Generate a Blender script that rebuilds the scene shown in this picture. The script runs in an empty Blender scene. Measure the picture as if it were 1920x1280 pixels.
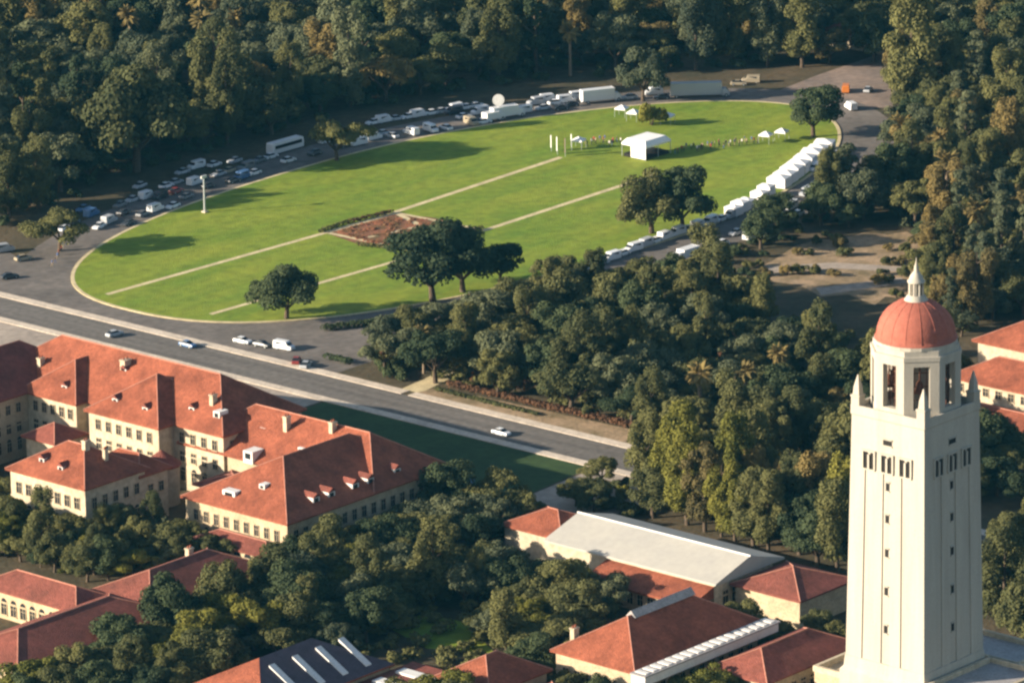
import bpy, bmesh, math, random
from mathutils import Vector, Matrix, noise
R = math.radians
S = bpy.context.scene
COL = S.collection

# ------------------------------------------------------------------ camera
# World: X runs along the palm drive (away and to the right), Y along the near road
# (away and to the left), the middle of the oval lawn is the origin, units are metres.
CF, CPITCH, CROLL, CHEAD = 10543.124, 16.275, -0.944, 41.484
CLOC = Vector((-1003.597, -892.023, 355.175))
_p, _r, _h = R(CPITCH), R(CROLL), R(CHEAD)
_fh = Vector((math.cos(_h), math.sin(_h), 0)); _rh = Vector((math.sin(_h), -math.cos(_h), 0))
FW = _fh * math.cos(_p) - Vector((0, 0, math.sin(_p)))
_u0 = _fh * math.sin(_p) + Vector((0, 0, math.cos(_p)))
RT = _rh * math.cos(_r) + _u0 * math.sin(_r)
UP = _u0 * math.cos(_r) - _rh * math.sin(_r)
cd = bpy.data.cameras.new('camera'); cam = bpy.data.objects.new('camera', cd); COL.objects.link(cam)
cd.sensor_width = 36; cd.lens = CF / 1920 * 36; cd.clip_start = 5; cd.clip_end = 20000
M = Matrix((RT, UP, -FW)).transposed().to_4x4(); M.translation = CLOC
cam.matrix_world = M
S.camera = cam

# ------------------------------------------------------------------ light
SUN_AZ, SUN_EL = 144.0, 17.5
w = bpy.data.worlds.new('World'); S.world = w; w.use_nodes = True
nt = w.node_tree; bg = nt.nodes['Background']
sky = nt.nodes.new('ShaderNodeTexSky'); sky.sky_type = 'NISHITA'; sky.sun_disc = False
sky.sun_elevation = R(SUN_EL); sky.sun_rotation = R(90 - SUN_AZ)
nt.links.new(sky.outputs[0], bg.inputs[0]); bg.inputs[1].default_value = 0.074
sd = bpy.data.lights.new('sun', 'SUN'); sd.energy = 5.0; sd.angle = R(0.5); sd.color = (1.0, 0.87, 0.70)
sun = bpy.data.objects.new('sun', sd); COL.objects.link(sun)
sv = Vector((math.cos(R(SUN_AZ)) * math.cos(R(SUN_EL)), math.sin(R(SUN_AZ)) * math.cos(R(SUN_EL)), math.sin(R(SUN_EL))))
sun.rotation_euler = sv.to_track_quat('Z', 'Y').to_euler(); sun.location = (0, 0, 300)
S.view_settings.view_transform = 'Standard'; S.view_settings.look = 'None'
S.view_settings.exposure = 1.36; S.view_settings.gamma = 1; S.view_settings.use_curve_mapping = False
S.render.engine = 'CYCLES'
S.cycles.filter_width = 2.5
S.cycles.max_bounces = 5; S.cycles.transparent_max_bounces = 4

# ------------------------------------------------------------------ measuring
def at(px, py, z=0.0):
    """place on the level z seen at pixel px,py of the survey photograph"""
    d = FW + RT * ((px - 960) / CF) + UP * ((640 - py) / CF)
    return CLOC + d * ((z - CLOC.z) / d.z)
def pix(v):
    q = Vector(v) - CLOC; k = q.dot(FW)
    return 960 + CF * q.dot(RT) / k, 640 - CF * q.dot(UP) / k

# ------------------------------------------------------------------ materials
def mat(name, c, rough=0.85, var=0.0, scale=0.5, spec=0.2, c2=None, bump=0.0, bscale=3.0, metal=0.0, detail=6, stripes=None, stretch=None, mixf=.45):
    m = bpy.data.materials.new(name); m.use_nodes = True
    t = m.node_tree; b = t.nodes['Principled BSDF']
    b.inputs['Roughness'].default_value = rough; b.inputs['Metallic'].default_value = metal
    b.inputs['Specular IOR Level'].default_value = spec
    b.inputs['Base Color'].default_value = (*c, 1)
    if var or c2 or bump or stripes:
        g = t.nodes.new('ShaderNodeNewGeometry')
    if var or c2:
        n = t.nodes.new('ShaderNodeTexNoise'); n.inputs['Scale'].default_value = scale; n.inputs['Detail'].default_value = detail
        n.inputs['Roughness'].default_value = 0.65
        if stretch:
            mp = t.nodes.new('ShaderNodeMapping'); mp.inputs['Scale'].default_value = stretch; t.links.new(g.outputs['Position'], mp.inputs['Vector']); t.links.new(mp.outputs[0], n.inputs['Vector'])
        else: t.links.new(g.outputs['Position'], n.inputs['Vector'])
        rp = t.nodes.new('ShaderNodeValToRGB')
        lo = c2 if c2 else tuple(x * (1 - var) for x in c); hi = c if c2 else tuple(min(1, x * (1 + var)) for x in c)
        rp.color_ramp.elements[0].position = .34; rp.color_ramp.elements[1].position = .66
        rp.color_ramp.elements[0].color = (*lo, 1); rp.color_ramp.elements[1].color = (*hi, 1)
        t.links.new(n.outputs['Fac'], rp.inputs['Fac'])
        out = rp.outputs['Color']
        n2 = t.nodes.new('ShaderNodeTexNoise'); n2.inputs['Scale'].default_value = scale * 7; n2.inputs['Detail'].default_value = 3
        t.links.new(g.outputs['Position'], n2.inputs['Vector'])
        mx = t.nodes.new('ShaderNodeMix'); mx.data_type = 'RGBA'; mx.blend_type = 'OVERLAY'; mx.inputs['Factor'].default_value = mixf
        t.links.new(out, mx.inputs[6]); t.links.new(n2.outputs['Fac'], mx.inputs[7])
        t.links.new(mx.outputs[2], b.inputs['Base Color'])
    if bump:
        nb = t.nodes.new('ShaderNodeTexNoise'); nb.inputs['Scale'].default_value = bscale; nb.inputs['Detail'].default_value = 4
        t.links.new(g.outputs['Position'], nb.inputs['Vector'])
        bp = t.nodes.new('ShaderNodeBump'); bp.inputs['Strength'].default_value = bump; bp.inputs['Distance'].default_value = .3
        t.links.new(nb.outputs['Fac'], bp.inputs['Height']); t.links.new(bp.outputs[0], b.inputs['Normal'])
    return m

def leaf_mat(name, c):
    m = bpy.data.materials.new(name); m.use_nodes = True
    t = m.node_tree; t.nodes.remove(t.nodes['Principled BSDF'])
    out = t.nodes['Material Output']
    oi = t.nodes.new('ShaderNodeObjectInfo'); tc = t.nodes.new('ShaderNodeTexCoord')
    n = t.nodes.new('ShaderNodeTexNoise'); n.inputs['Scale'].default_value = .28; n.inputs['Detail'].default_value = 5
    t.links.new(tc.outputs['Object'], n.inputs['Vector'])
    ma = t.nodes.new('ShaderNodeMath'); ma.operation = 'MULTIPLY_ADD'; ma.inputs[1].default_value = .55
    t.links.new(oi.outputs['Random'], ma.inputs[0]); t.links.new(n.outputs['Fac'], ma.inputs[2])
    rp = t.nodes.new('ShaderNodeValToRGB'); e = rp.color_ramp.elements
    e[0].position = .35; e[1].position = 1.05 if False else 1.0
    e[0].color = (c[0] * .6, c[1] * .66, c[2] * .8, 1); e[1].color = (min(1, c[0] * 1.55), min(1, c[1] * 1.4), c[2] * 1.3, 1)
    t.links.new(ma.outputs[0], rp.inputs['Fac'])
    d = t.nodes.new('ShaderNodeBsdfDiffuse'); tr = t.nodes.new('ShaderNodeBsdfTranslucent'); mx = t.nodes.new('ShaderNodeMixShader')
    mx.inputs[0].default_value = .18
    t.links.new(rp.outputs[0], d.inputs[0]); t.links.new(rp.outputs[0], tr.inputs[0])
    t.links.new(d.outputs[0], mx.inputs[1]); t.links.new(tr.outputs[0], mx.inputs[2]); t.links.new(mx.outputs[0], out.inputs[0])
    return m

MT = dict(
    soil=mat('dry_soil', (.10, .072, .040), .95, scale=.06, c2=(.045, .042, .022), bump=.6, bscale=.8),
    lawn=mat('mown_grass', (.205, .235, .024), .9, scale=.05, c2=(.108, .180, .016), bump=.6, bscale=3.0, stretch=(.55, 1.6, 1), detail=9),
    lawn2=mat('shade_painted_grass', (.040, .070, .020), .9, scale=.08, c2=(.024, .046, .013), bump=.5, bscale=5.0),  # grass of the corner lawn, the building's shade painted into a darker colour
    asphalt=mat('asphalt', (.165, .142, .122), .9, scale=.07, c2=(.100, .088, .077), detail=9),
    road=mat('road_asphalt', (.155, .138, .12), .9, scale=.10, c2=(.098, .088, .077), stretch=(4, .14, 1), detail=9),
    paving=mat('pale_paving', (.36, .30, .24), .9, scale=.08, c2=(.26, .215, .175)),
    walk=mat('concrete_walk', (.50, .42, .33), .9, .15, .2),
    gravel=mat('gravel_path', (.50, .41, .24), .95, .18, .3),
    earth=mat('brown_path', (.25, .185, .145), .95, scale=.08, c2=(.15, .12, .10)),
    dirt=mat('bare_dirt', (.36, .25, .155), .95, scale=.11, c2=(.15, .115, .06), bump=.4, bscale=1.2),
    flowers=mat('flower_bed', (.27, .105, .06), .95, scale=.35, c2=(.10, .07, .03), bump=.8, bscale=4),
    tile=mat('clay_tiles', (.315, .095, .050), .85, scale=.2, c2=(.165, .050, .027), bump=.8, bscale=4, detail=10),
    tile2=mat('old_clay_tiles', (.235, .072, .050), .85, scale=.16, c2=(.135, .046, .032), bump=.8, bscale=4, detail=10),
    ridge=mat('ridge_tiles', (.36, .16, .11), .9, .15, .8),
    stone=mat('sandstone', (.40, .315, .205), .9, .16, .35, bump=.15, bscale=2),
    cream=mat('cream_stucco', (.43, .36, .255), .9, .10, .15, bump=.1, bscale=2),
    tower=mat('tower_stucco', (.385, .352, .292), .9, .09, .55, bump=.08, bscale=2, mixf=.18, stretch=(1, 1, .07), detail=8),
    dome=mat('dome_tiles', (.31, .098, .066), .8, .12, .9, bump=.3, bscale=5),
    glass=mat('dark_glass', (.018, .022, .026), .25, spec=.4),
    dark=mat('dark_opening', (.02, .018, .016), .9),
    bell=mat('bell_bronze', (.13, .055, .035), .5, .2, 2),
    white=mat('white_paint', (.62, .60, .56), .6, .06, .4),
    whiteroof=mat('white_membrane_roof', (.395, .372, .32), .8, .10, .12, c2=(.345, .33, .295), mixf=.12),
    greyroof=mat('grey_metal_roof', (.30, .28, .27), .6, .12, .3),
    slate=mat('dark_slate_roof', (.075, .058, .070), .7, .2, .6),
    trunk=mat('bark', (.085, .062, .042), .95, .3, 1.5),
    palmtrunk=mat('pale_bark', (.20, .15, .10), .95, .25, 1.0),
    canvas=mat('white_canvas', (.72, .70, .67), .8, .05, .3),
    steel=mat('galvanised_steel', (.42, .44, .43), .5, metal=.3),
    tyre=mat('tyre_rubber', (.02, .02, .02), .9),
    lampglow=mat('lamp_glass', (.5, .5, .46), .3),
)
PAINT = {k: mat('paint_' + k, c, .35, spec=.5) for k, c in dict(white=(.62, .62, .61), silver=(.36, .37, .38), dark=(.035, .037, .042), blue=(.06, .13, .26),
         red=(.22, .03, .025), grey=(.14, .145, .15), tan=(.30, .25, .17), orange=(.55, .17, .03)).items()}
LEAF = {k: leaf_mat('leaves_' + k.replace(' ', '_'), c) for k, c in {
    'olive': (.086, .092, .038), 'dark green': (.046, .063, .032), 'grey green': (.078, .092, .052),
    'golden': (.130, .108, .044), 'yellow green': (.112, .116, .028), 'russet': (.120, .068, .038)}.items()}

# ------------------------------------------------------------------ mesh building
class MB:
    def __init__(s): s.v = []; s.f = []; s.m = []; s.sm = []
    def add(s, vs, fs, mi=0, smooth=False):
        o = len(s.v); s.v += [tuple(x) for x in vs]
        for f in fs: s.f.append([i + o for i in f]); s.m.append(mi); s.sm.append(smooth)
    def box(s, x0, x1, y0, y1, z0, z1, mi=0):
        s.add([(x0, y0, z0), (x1, y0, z0), (x1, y1, z0), (x0, y1, z0), (x0, y0, z1), (x1, y0, z1), (x1, y1, z1), (x0, y1, z1)],
              [(3, 2, 1, 0), (4, 5, 6, 7), (0, 1, 5, 4), (1, 2, 6, 5), (2, 3, 7, 6), (3, 0, 4, 7)], mi)
    def tube(s, a, b, r0, r1, n=7, mi=0, cap=True):
        a, b = Vector(a), Vector(b); d = (b - a).normalized()
        e = d.orthogonal().normalized(); f = d.cross(e)
        vs = []
        for p, r in ((a, r0), (b, r1)):
            for k in range(n):
                t = 2 * math.pi * k / n; vs.append(p + e * (r * math.cos(t)) + f * (r * math.sin(t)))
        fs = [(k, (k + 1) % n, n + (k + 1) % n, n + k) for k in range(n)]
        s.add(vs, fs, mi, True)
        if cap: s.add(vs[n:], [tuple(range(n))], mi); s.add(vs[:n], [tuple(range(n - 1, -1, -1))], mi)
    def lathe(s, prof, n=24, c=(0, 0), mi=0, smooth=True, rot=0.0):
        vs = []
        for r, z in prof:
            for k in range(n):
                t = rot + 2 * math.pi * k / n; vs.append((c[0] + r * math.cos(t), c[1] + r * math.sin(t), z))
        fs = []
        for i in range(len(prof) - 1):
            for k in range(n): fs.append((i * n + k, i * n + (k + 1) % n, (i + 1) * n + (k + 1) % n, (i + 1) * n + k))
        s.add(vs, fs, mi, smooth)
        s.add(vs[-n:], [tuple(range(n))], mi)
    def prism(s, pts, z0, z1, mi=0, top=True):
        n = len(pts); vs = [(x, y, z0) for x, y in pts] + [(x, y, z1) for x, y in pts]
        fs = [(k, (k + 1) % n, n + (k + 1) % n, n + k) for k in range(n)]
        if top: fs += [tuple(range(n, 2 * n)), tuple(range(n - 1, -1, -1))]
        s.add(vs, fs, mi)
    def mesh(s, name, mats, off=(0, 0, 0)):
        me = bpy.data.meshes.new(name)
        o = Vector(off); me.from_pydata([tuple(Vector(x) - o) for x in s.v], [], s.f); 
        for m in (mats if isinstance(mats, (list, tuple)) else [mats]): me.materials.append(m)
        me.polygons.foreach_set('material_index', s.m); me.polygons.foreach_set('use_smooth', s.sm); me.update()
        return me
    def build(s, name, mats, parent=None, world=False):
        off = parent.location if (parent is not None and world) else (0, 0, 0)
        return link(name, s.mesh(name, mats, off), parent)
def link(name, me, parent=None, loc=None):
    o = bpy.data.objects.new(name, me); COL.objects.link(o)
    if parent is not None: o.parent = parent
    if loc is not None: o.location = loc
    return o
def tag(o, label=None, cat=None, group=None, kind=None):
    if label: o['label'] = label
    if cat: o['category'] = cat
    if group: o['group'] = group
    if kind: o['kind'] = kind
    return o
def empty(name, loc, label=None, cat=None, group=None, rz=0):
    o = bpy.data.objects.new(name, None); COL.objects.link(o); o.location = loc; o.rotation_euler = (0, 0, rz)
    o.empty_display_size = 1
    return tag(o, label, cat, group)
def dup(root, loc, rz=0, scale=None, label=None, group=None):
    r = root.copy(); COL.objects.link(r); r.location = loc; r.rotation_euler = (0, 0, rz)
    if scale is not None: r.scale = scale if hasattr(scale, '__len__') else (scale,) * 3
    if label: r['label'] = label
    if group: r['group'] = group
    for ch in list(root.children):
        c = ch.copy(); COL.objects.link(c); c.parent = r
        for g in list(ch.children):
            d = g.copy(); COL.objects.link(d); d.parent = c
    return r

# ------------------------------------------------------------------ ground, roads, lawn
def sheet(name, pts, z, m, label=None, cat=None, kind='structure', thick=0.0):
    mb = MB()
    if thick: mb.prism(pts, z - thick, z)
    else: mb.add([(x, y, z) for x, y in pts], [tuple(range(len(pts)))])
    o = mb.build(name, m); o['kind'] = kind
    if label: tag(o, label, cat)
    return o
def ccw(p):
    a = sum(p[i][0] * p[(i + 1) % len(p)][1] - p[(i + 1) % len(p)][0] * p[i][1] for i in range(len(p)))
    return p if a > 0 else p[::-1]
def oval(g, n=120, rx=127, ry=58):
    out = []
    for k in range(n):
        t = 2 * math.pi * k / n; c, s = math.cos(t), math.sin(t)
        e = 1.85 if c > 0 else 2.45; rx = 119 if c > 0 else 127
        out.append((math.copysign(abs(c) ** (2 / e), c) * rx, math.copysign(abs(s) ** (2 / e), s) * ry))
    if g:
        res = []
        for k in range(n):
            a, b = out[k - 1], out[(k + 1) % n]; d = Vector((b[1] - a[1], a[0] - b[0])).normalized()
            res.append((out[k][0] + d.x * g, out[k][1] + d.y * g))
        return res
    return out
def band(name, outer, inner, z, m):
    n = len(outer); mb = MB()
    mb.add([(x, y, z) for x, y in outer] + [(x, y, z) for x, y in inner], [(k, (k + 1) % n, n + (k + 1) % n, n + k) for k in range(n)])
    o = mb.build(name, m); o['kind'] = 'structure'; return o
def kerb(name, outer, inner, z0, z1, m):
    n = len(outer); mb = MB()
    for k in range(n):
        j = (k + 1) % n
        mb.add([(*outer[k], z0), (*outer[j], z0), (*inner[j], z0), (*inner[k], z0), (*outer[k], z1), (*outer[j], z1), (*inner[j], z1), (*inner[k], z1)],
               [(4, 5, 6, 7), (0, 1, 5, 4), (2, 3, 7, 6)])
    o = mb.build(name, m); o['kind'] = 'structure'; return o

# the ground as a gently textured sheet out to the horizon
sheet('ground', [(-2300, -2300), (3300, -2300), (3300, 3300), (-2300, 3300)], 0, MT['soil'])
LAWN = oval(0); 
sheet('oval_lawn', LAWN, .16, MT['lawn'], thick=.16)
kerb('oval_kerb', oval(.9), oval(.004), 0, .18, MT['gravel'])
band('ring_road', oval(15), oval(.95), .012, MT['asphalt'])
sheet('road', [(-150, -420), (-138, -420), (-138, 420), (-150, 420)], .020, MT['road'])
# forecourt where the ring road meets the near road
sheet('forecourt', ccw([(-137.9, -72), (-137.9, 130), (-128, 130), (-112, 80), (-108, 62), (-122, 30), (-130, 0), (-122, -30), (-109, -50), (-96, -72)]), .016, MT['asphalt'])
mb = MB()
for y0, y1 in ((-420, -96), (-94, 420)): mb.box(-138, -135.2, y0, y1, 0, .14)
tag(mb.build('pavement', MT['walk']), kind='structure')
mb = MB(); mb.box(-152.6, -150, -420, 420, 0, .14); tag(mb.build('pavement', MT['walk']), kind='structure')
sheet('dirt_verge', ccw([(-135.1, -96), (-135.1, -230), (-128, -230), (-126.5, -160), (-128.5, -110), (-130, -97)]), .024, MT['dirt'])
sheet('paved_court', ccw([(-152.7, -84), (-152.7, 200), (-190, 200), (-190, -84)]), .012, MT['paving'])
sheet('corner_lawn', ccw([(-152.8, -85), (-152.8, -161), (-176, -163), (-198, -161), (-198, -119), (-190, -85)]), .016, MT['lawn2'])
sheet('plaza', ccw([(-152.8, -162), (-152.8, -185), (-200, -186), (-215, -178), (-215, -161), (-198, -161.5), (-176, -163.5)]), .020, MT['paving'])
sheet('far_road', ccw([(126, -14), (126, 14), (150, 17), (420, 34), (420, -30), (165, -27), (140, -26)]), .008, MT['earth'])
sheet('side_path', ccw([(-135.1, -97), (-135.1, -91.5), (-104, -87), (-104, -91)]), .022, MT['gravel'])
sheet('dirt_clearing', ccw([tuple(at(x, y).xy) for x, y in ((1415, 505), (1450, 488), (1490, 462), (1530, 450), (1580, 447), (1620, 436), (1665, 440), (1700, 434), (1735, 452), (1722, 475), (1750, 505), (1730, 540), (1700, 560), (1660, 556), (1640, 572), (1590, 552), (1540, 556), (1500, 535), (1450, 528))]), .012, MT['dirt'])
for pp in (((1440, 500), (1560, 492), (1700, 500), (1700, 510), (1560, 503), (1440, 512)), ((1530, 540), (1690, 520), (1700, 530), (1540, 553))):
    sheet('clearing_path', ccw([tuple(at(x, y).xy) for x, y in pp]), .018, MT['paving'])
# gravel walks across the oval
def strip(name, a, b, wd, z, m):
    a, b = Vector(a), Vector(b); n = (b - a).normalized(); n = Vector((-n.y, n.x)) * wd / 2
    return sheet(name, ccw([tuple(a + n), tuple(b + n), tuple(b - n), tuple(a - n)]), z, m)
pa0, pa1, pa2 = at(200, 553).xy, at(612, 437).xy, at(1052, 296).xy
pb0, pb1, pb2, pb3 = at(395, 590).xy, at(745, 490).xy, at(905, 434).xy, at(1230, 328).xy
strip('gravel_path', pa0, pa1, 1.5, .168, MT['gravel']); strip('gravel_path', at(740, 399).xy, pa2, 1.6, .168, MT['gravel'])
strip('gravel_path', pb0, pb1, 1.4, .168, MT['gravel']); strip('gravel_path', pb2, pb3, 1.6, .168, MT['gravel'])

# flower bed in the middle of the lawn with pale edging and low hedges
bx = [Vector(p) for p in ((-50.0, 11.0), (-40, 11.5), (-27, 9.5), (-23.5, 0), (-25, -16), (-34, -16.5), (-49, -14.5), (-53, -3))]
def shrink(ps, k):
    c = sum(ps, Vector((0, 0))) / len(ps); return [c + (p - c) * k for p in ps]
sheet('bed_soil', [tuple(p) for p in ccw([tuple(p) for p in bx])], .172, MT['flowers'])
for (x0, y0), (x1, y1), wd in (((612, 437), (742, 400), 1.7), ((742, 400), (905, 432), 1.3), ((612, 437), (765, 470), 1.3), ((742, 400), (790, 425), 1.6), ((690, 446), (790, 425), 1.2)): strip('bed_path', at(x0, y0).xy, at(x1, y1).xy, wd, .178 + x1 * 1e-6 + y0 * 2e-6, MT['gravel'])
bedroot = empty('flower_bed', (-38, -2, .17), 'red flower bed with low hedges in the middle of the oval lawn', 'flower bed')
mb = MB(); inner = [tuple(p) for p in shrink(bx, .84)]; inner = ccw(inner)
rnd = random.Random(4)
cx_, cy_ = -38, -2
for k in range(1500):
    a = rnd.random() * 6.283; q = math.sqrt(rnd.random())
    # blossom clumps, thinned along two crossing paths
    i = int(a / 6.283 * 8) % 8; p = Vector((cx_, cy_)).lerp(Vector(inner[i]).lerp(Vector(inner[(i + 1) % 8]), rnd.random()), q)
    if abs((p.y - cy_) - .6 * (p.x - cx_)) < 1.0 or noise.noise(Vector((p.x * .25, p.y * .25, 3))) < -.12: continue
    r = rnd.uniform(.25, .6); h = rnd.uniform(.25, .6)
    mb.add([(p.x - r, p.y, .17), (p.x, p.y - r, .17), (p.x + r, p.y, .17), (p.x, p.y + r, .17), (p.x, p.y, .17 + h)], [(0, 1, 4), (1, 2, 4), (2, 3, 4), (3, 0, 4)], 0)
fo = mb.build('blossoms', MT['flowers'], bedroot, True); fo['kind'] = 'stuff'

def leafy(mb, c, rad, n, size, rnd, inner=.25, flat=0.0):
    """leaf-sized faces over one clump"""
    for _ in range(n):
        d = Vector((rnd.gauss(0, 1), rnd.gauss(0, 1), rnd.gauss(0, 1)))
        if d.length < 1e-4: continue
        d.normalize()
        if d.z < -.55: d.z *= -.6
        q = 1 - inner * rnd.random() ** 2
        p = Vector(c) + Vector((d.x * rad[0], d.y * rad[1], d.z * rad[2])) * q
        nrm = (d + Vector((rnd.gauss(0, .45), rnd.gauss(0, .45), rnd.gauss(0, .45) + .15))).normalized()
        e = nrm.orthogonal().normalized(); e = Matrix.Rotation(rnd.random() * 6.283, 3, nrm) @ e; f = nrm.cross(e)
        s = size * rnd.uniform(.6, 1.25)
        mb.add([p - e * s * .5 - f * s * .2, p + f * s * .5 - e * s * .1, p + e * s * .5 + f * s * .1, p - f * s * .5 + e * s * .15], [(0, 1, 2, 3)])

sheet('court_lawn', ccw([tuple(at(x, y).xy) for x, y in ((735, 1180), (790, 1150), (870, 1165), (930, 1225), (800, 1215))]), .02, MT['lawn'])
# low clipped hedges round the bed
for k, (i, j) in enumerate(((0, 1), (1, 2), (4, 5), (5, 6), (6, 7))):
    a, b = shrink(bx, 1.07)[i], shrink(bx, 1.07)[j]; mb = MB(); rn = random.Random(k); L = (b - a).length
    for q in range(int(L / .9)): 
        p = a.lerp(b, (q + .5) / int(L / .9)); leafy(mb, (p.x, p.y, .6), (.75, .75, .6), 26, .5, rn)
    mb.build('hedge', LEAF['russet' if k % 2 else 'olive'], bedroot, True)

# the thin blue air between the camera and the ground
mb = MB(); mb.box(-2400, 3400, -2400, 3400, -1.0, 372)
hz = mb.build('haze', []); hz['kind'] = 'stuff'
hm = bpy.data.materials.new('thin_air'); hm.use_nodes = True; ht = hm.node_tree; ht.nodes.remove(ht.nodes['Principled BSDF'])
pv = ht.nodes.new('ShaderNodeVolumePrincipled'); pv.inputs['Color'].default_value = (.10, .58, .95, 1); pv.inputs['Density'].default_value = 1.5e-5
ht.links.new(pv.outputs[0], ht.nodes['Material Output'].inputs['Volume']); hz.data.materials.append(hm)

# ------------------------------------------------------------------ roofs, walls and windows
def hip_roof(mb, x0, x1, y0, y1, ze, zr, over=.8, ends=(1, 1), th=.35):
    """hipped roof over a rectangle; ends[i]=0 makes that end a gable. Returns ridge end points and corners"""
    x0 -= over; x1 += over; y0 -= over; y1 += over
    along = 'x' if x1 - x0 >= y1 - y0 else 'y'
    if along == 'x':
        h = (y1 - y0) / 2; ym = (y0 + y1) / 2
        a = Vector((x0 + (h if ends[0] else 0), ym, zr)); b = Vector((x1 - (h if ends[1] else 0), ym, zr))
    else:
        h = (x1 - x0) / 2; xm = (x0 + x1) / 2
        a = Vector((xm, y0 + (h if ends[0] else 0), zr)); b = Vector((xm, y1 - (h if ends[1] else 0), zr))
    c = [Vector((x0, y0, ze)), Vector((x1, y0, ze)), Vector((x1, y1, ze)), Vector((x0, y1, ze))]
    d = [p - Vector((0, 0, th)) for p in c]
    vs = c + [a, b] + d
    if along == 'x': fs = [(0, 1, 5, 4), (1, 2, 5), (2, 3, 4, 5), (3, 0, 4)]
    else: fs = [(0, 1, 4), (1, 2, 5, 4), (2, 3, 5), (3, 0, 4, 5)]
    fs += [(6, 7, 1, 0), (7, 8, 2, 1), (8, 9, 3, 2), (9, 6, 0, 3), (9, 8, 7, 6)]
    mb.add(vs, fs)
    hips = [(c[0], a), (c[3], a), (c[1], b), (c[2], b)] if along == 'x' else [(c[0], a), (c[1], a), (c[2], b), (c[3], b)]
    return a, b, c, hips
def roof_part(root, boxes, m, caps=True, name='roof'):
    mb = MB(); cp = MB()
    for bxx in boxes:
        a, b, c, hips = hip_roof(mb, *bxx[:6], **(bxx[6] if len(bxx) > 6 else {}))
        cp.tube(a, b, .17, .17, 6)
        for p, q in hips: cp.tube(p + Vector((0, 0, .02)), q, .15, .15, 6)
    ro = mb.build(name, m, root, True)
    if caps: cp.build('ridge_cap', MT['ridge'], ro).location = -Vector(root.location)
    return ro
_winmesh = {}
def win_mesh(wd, h, arch):
    k = (wd, h, arch)
    if k not in _winmesh:
        mb = MB()                     # faces -Y, origin at sill centre
        mb.box(-wd / 2, wd / 2, -.05, .02, 0, h, 1)
        for x in (-wd / 2 - .1, wd / 2): mb.box(x, x + .1, -.16, .02, 0, h)
        mb.box(-wd / 2 - .1, wd / 2 + .1, -.16, .02, h, h + .14); mb.box(-wd / 2 - .18, wd / 2 + .18, -.26, .02, -.16, 0)
        mb.box(-.04, .04, -.09, .02, 0, h); mb.box(-wd / 2, wd / 2, -.088, .02, h * .6, h * .6 + .07)
        if arch:
            n = 8; vs = [(0, -.05, h + .14)]
            for q in range(n + 1): t = math.pi * q / n; vs.append((-wd / 2 * math.cos(t), -.05, h + .14 + wd / 2 * math.sin(t)))
            mb.add(vs, [(0, q + 2, q + 1) for q in range(n)], 1)
        _winmesh[k] = mb.mesh('window', [MT['stone'], MT['glass']])
    return _winmesh[k]
def windows(root, face, pos, a0, a1, z, n, wd=1.3, h=2.0, arch=False):
    """n windows on a wall: face '-x','+x','-y','+y' lying at coordinate pos, from a0 to a1"""
    rz = {'-y': 0, '+y': math.pi, '-x': -math.pi / 2, '+x': math.pi / 2}[face]
    for k in range(n):
        t = a0 + (a1 - a0) * (k + .5) / n
        p = Vector((t, pos, z)) if face[1] == 'y' else Vector((pos, t, z))
        o = link('window', win_mesh(wd, h, arch), root, p - Vector(root.location)); o.rotation_euler = (0, 0, rz)
def walls(root, boxes, m, z0=0.0):
    mb = MB()
    for x0, x1, y0, y1, ze in boxes:
        mb.box(x0, x1, y0, y1, z0, ze - .2)
        mb.box(x0 - .12, x1 + .12, y0 - .12, y1 + .12, ze * .52, ze * .52 + .3)   # string course
    return mb.build('wall', m, root, True)
def dormer(root, p, face, wd=1.8, h=1.7, depth=2.6, flat=False):
    """a dormer with a white front standing on a roof slope; origin at the front foot"""
    mb = MB(); hw = wd / 2
    mb.box(-hw, hw, 0, depth, -.6, h, 0)
    mb.box(-hw * .62, hw * .62, -.03, .01, .35, h * .8, 1)
    if not flat: mb.add([(-hw - .2, -.25, h), (hw + .2, -.25, h), (0, -.25, h + .8), (-hw - .2, depth, h), (hw + .2, depth, h), (0, depth, h + .8)],
                        [(0, 1, 2), (3, 5, 4), (0, 2, 5, 3), (1, 4, 5, 2), (0, 3, 4, 1)], 2)
    o = mb.build('dormer', [MT['white'], MT['glass'], MT['tile2']], root); o.location = Vector(p) - Vector(root.location)
    o.rotation_euler = (0, 0, {'-y': 0, '-x': -math.pi / 2}[face]); return o
def chimney(roof, root, x, y, z, h=2.4, s=.7):
    mb = MB(); mb.box(-s, s, -s * .7, s * .7, -1.5, h); mb.box(-s - .12, s + .12, -s * .7 - .12, s * .7 + .12, h, h + .22)
    for q in (-.35, .35): mb.tube((q * s * 1.3, 0, h + .22), (q * s * 1.3, 0, h + .7), .2, .17, 8, 1)
    o = mb.build('chimney', [MT['cream'], MT['tile']], roof); o.location = Vector((x, y, z)) - Vector(root.location); return o

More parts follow.
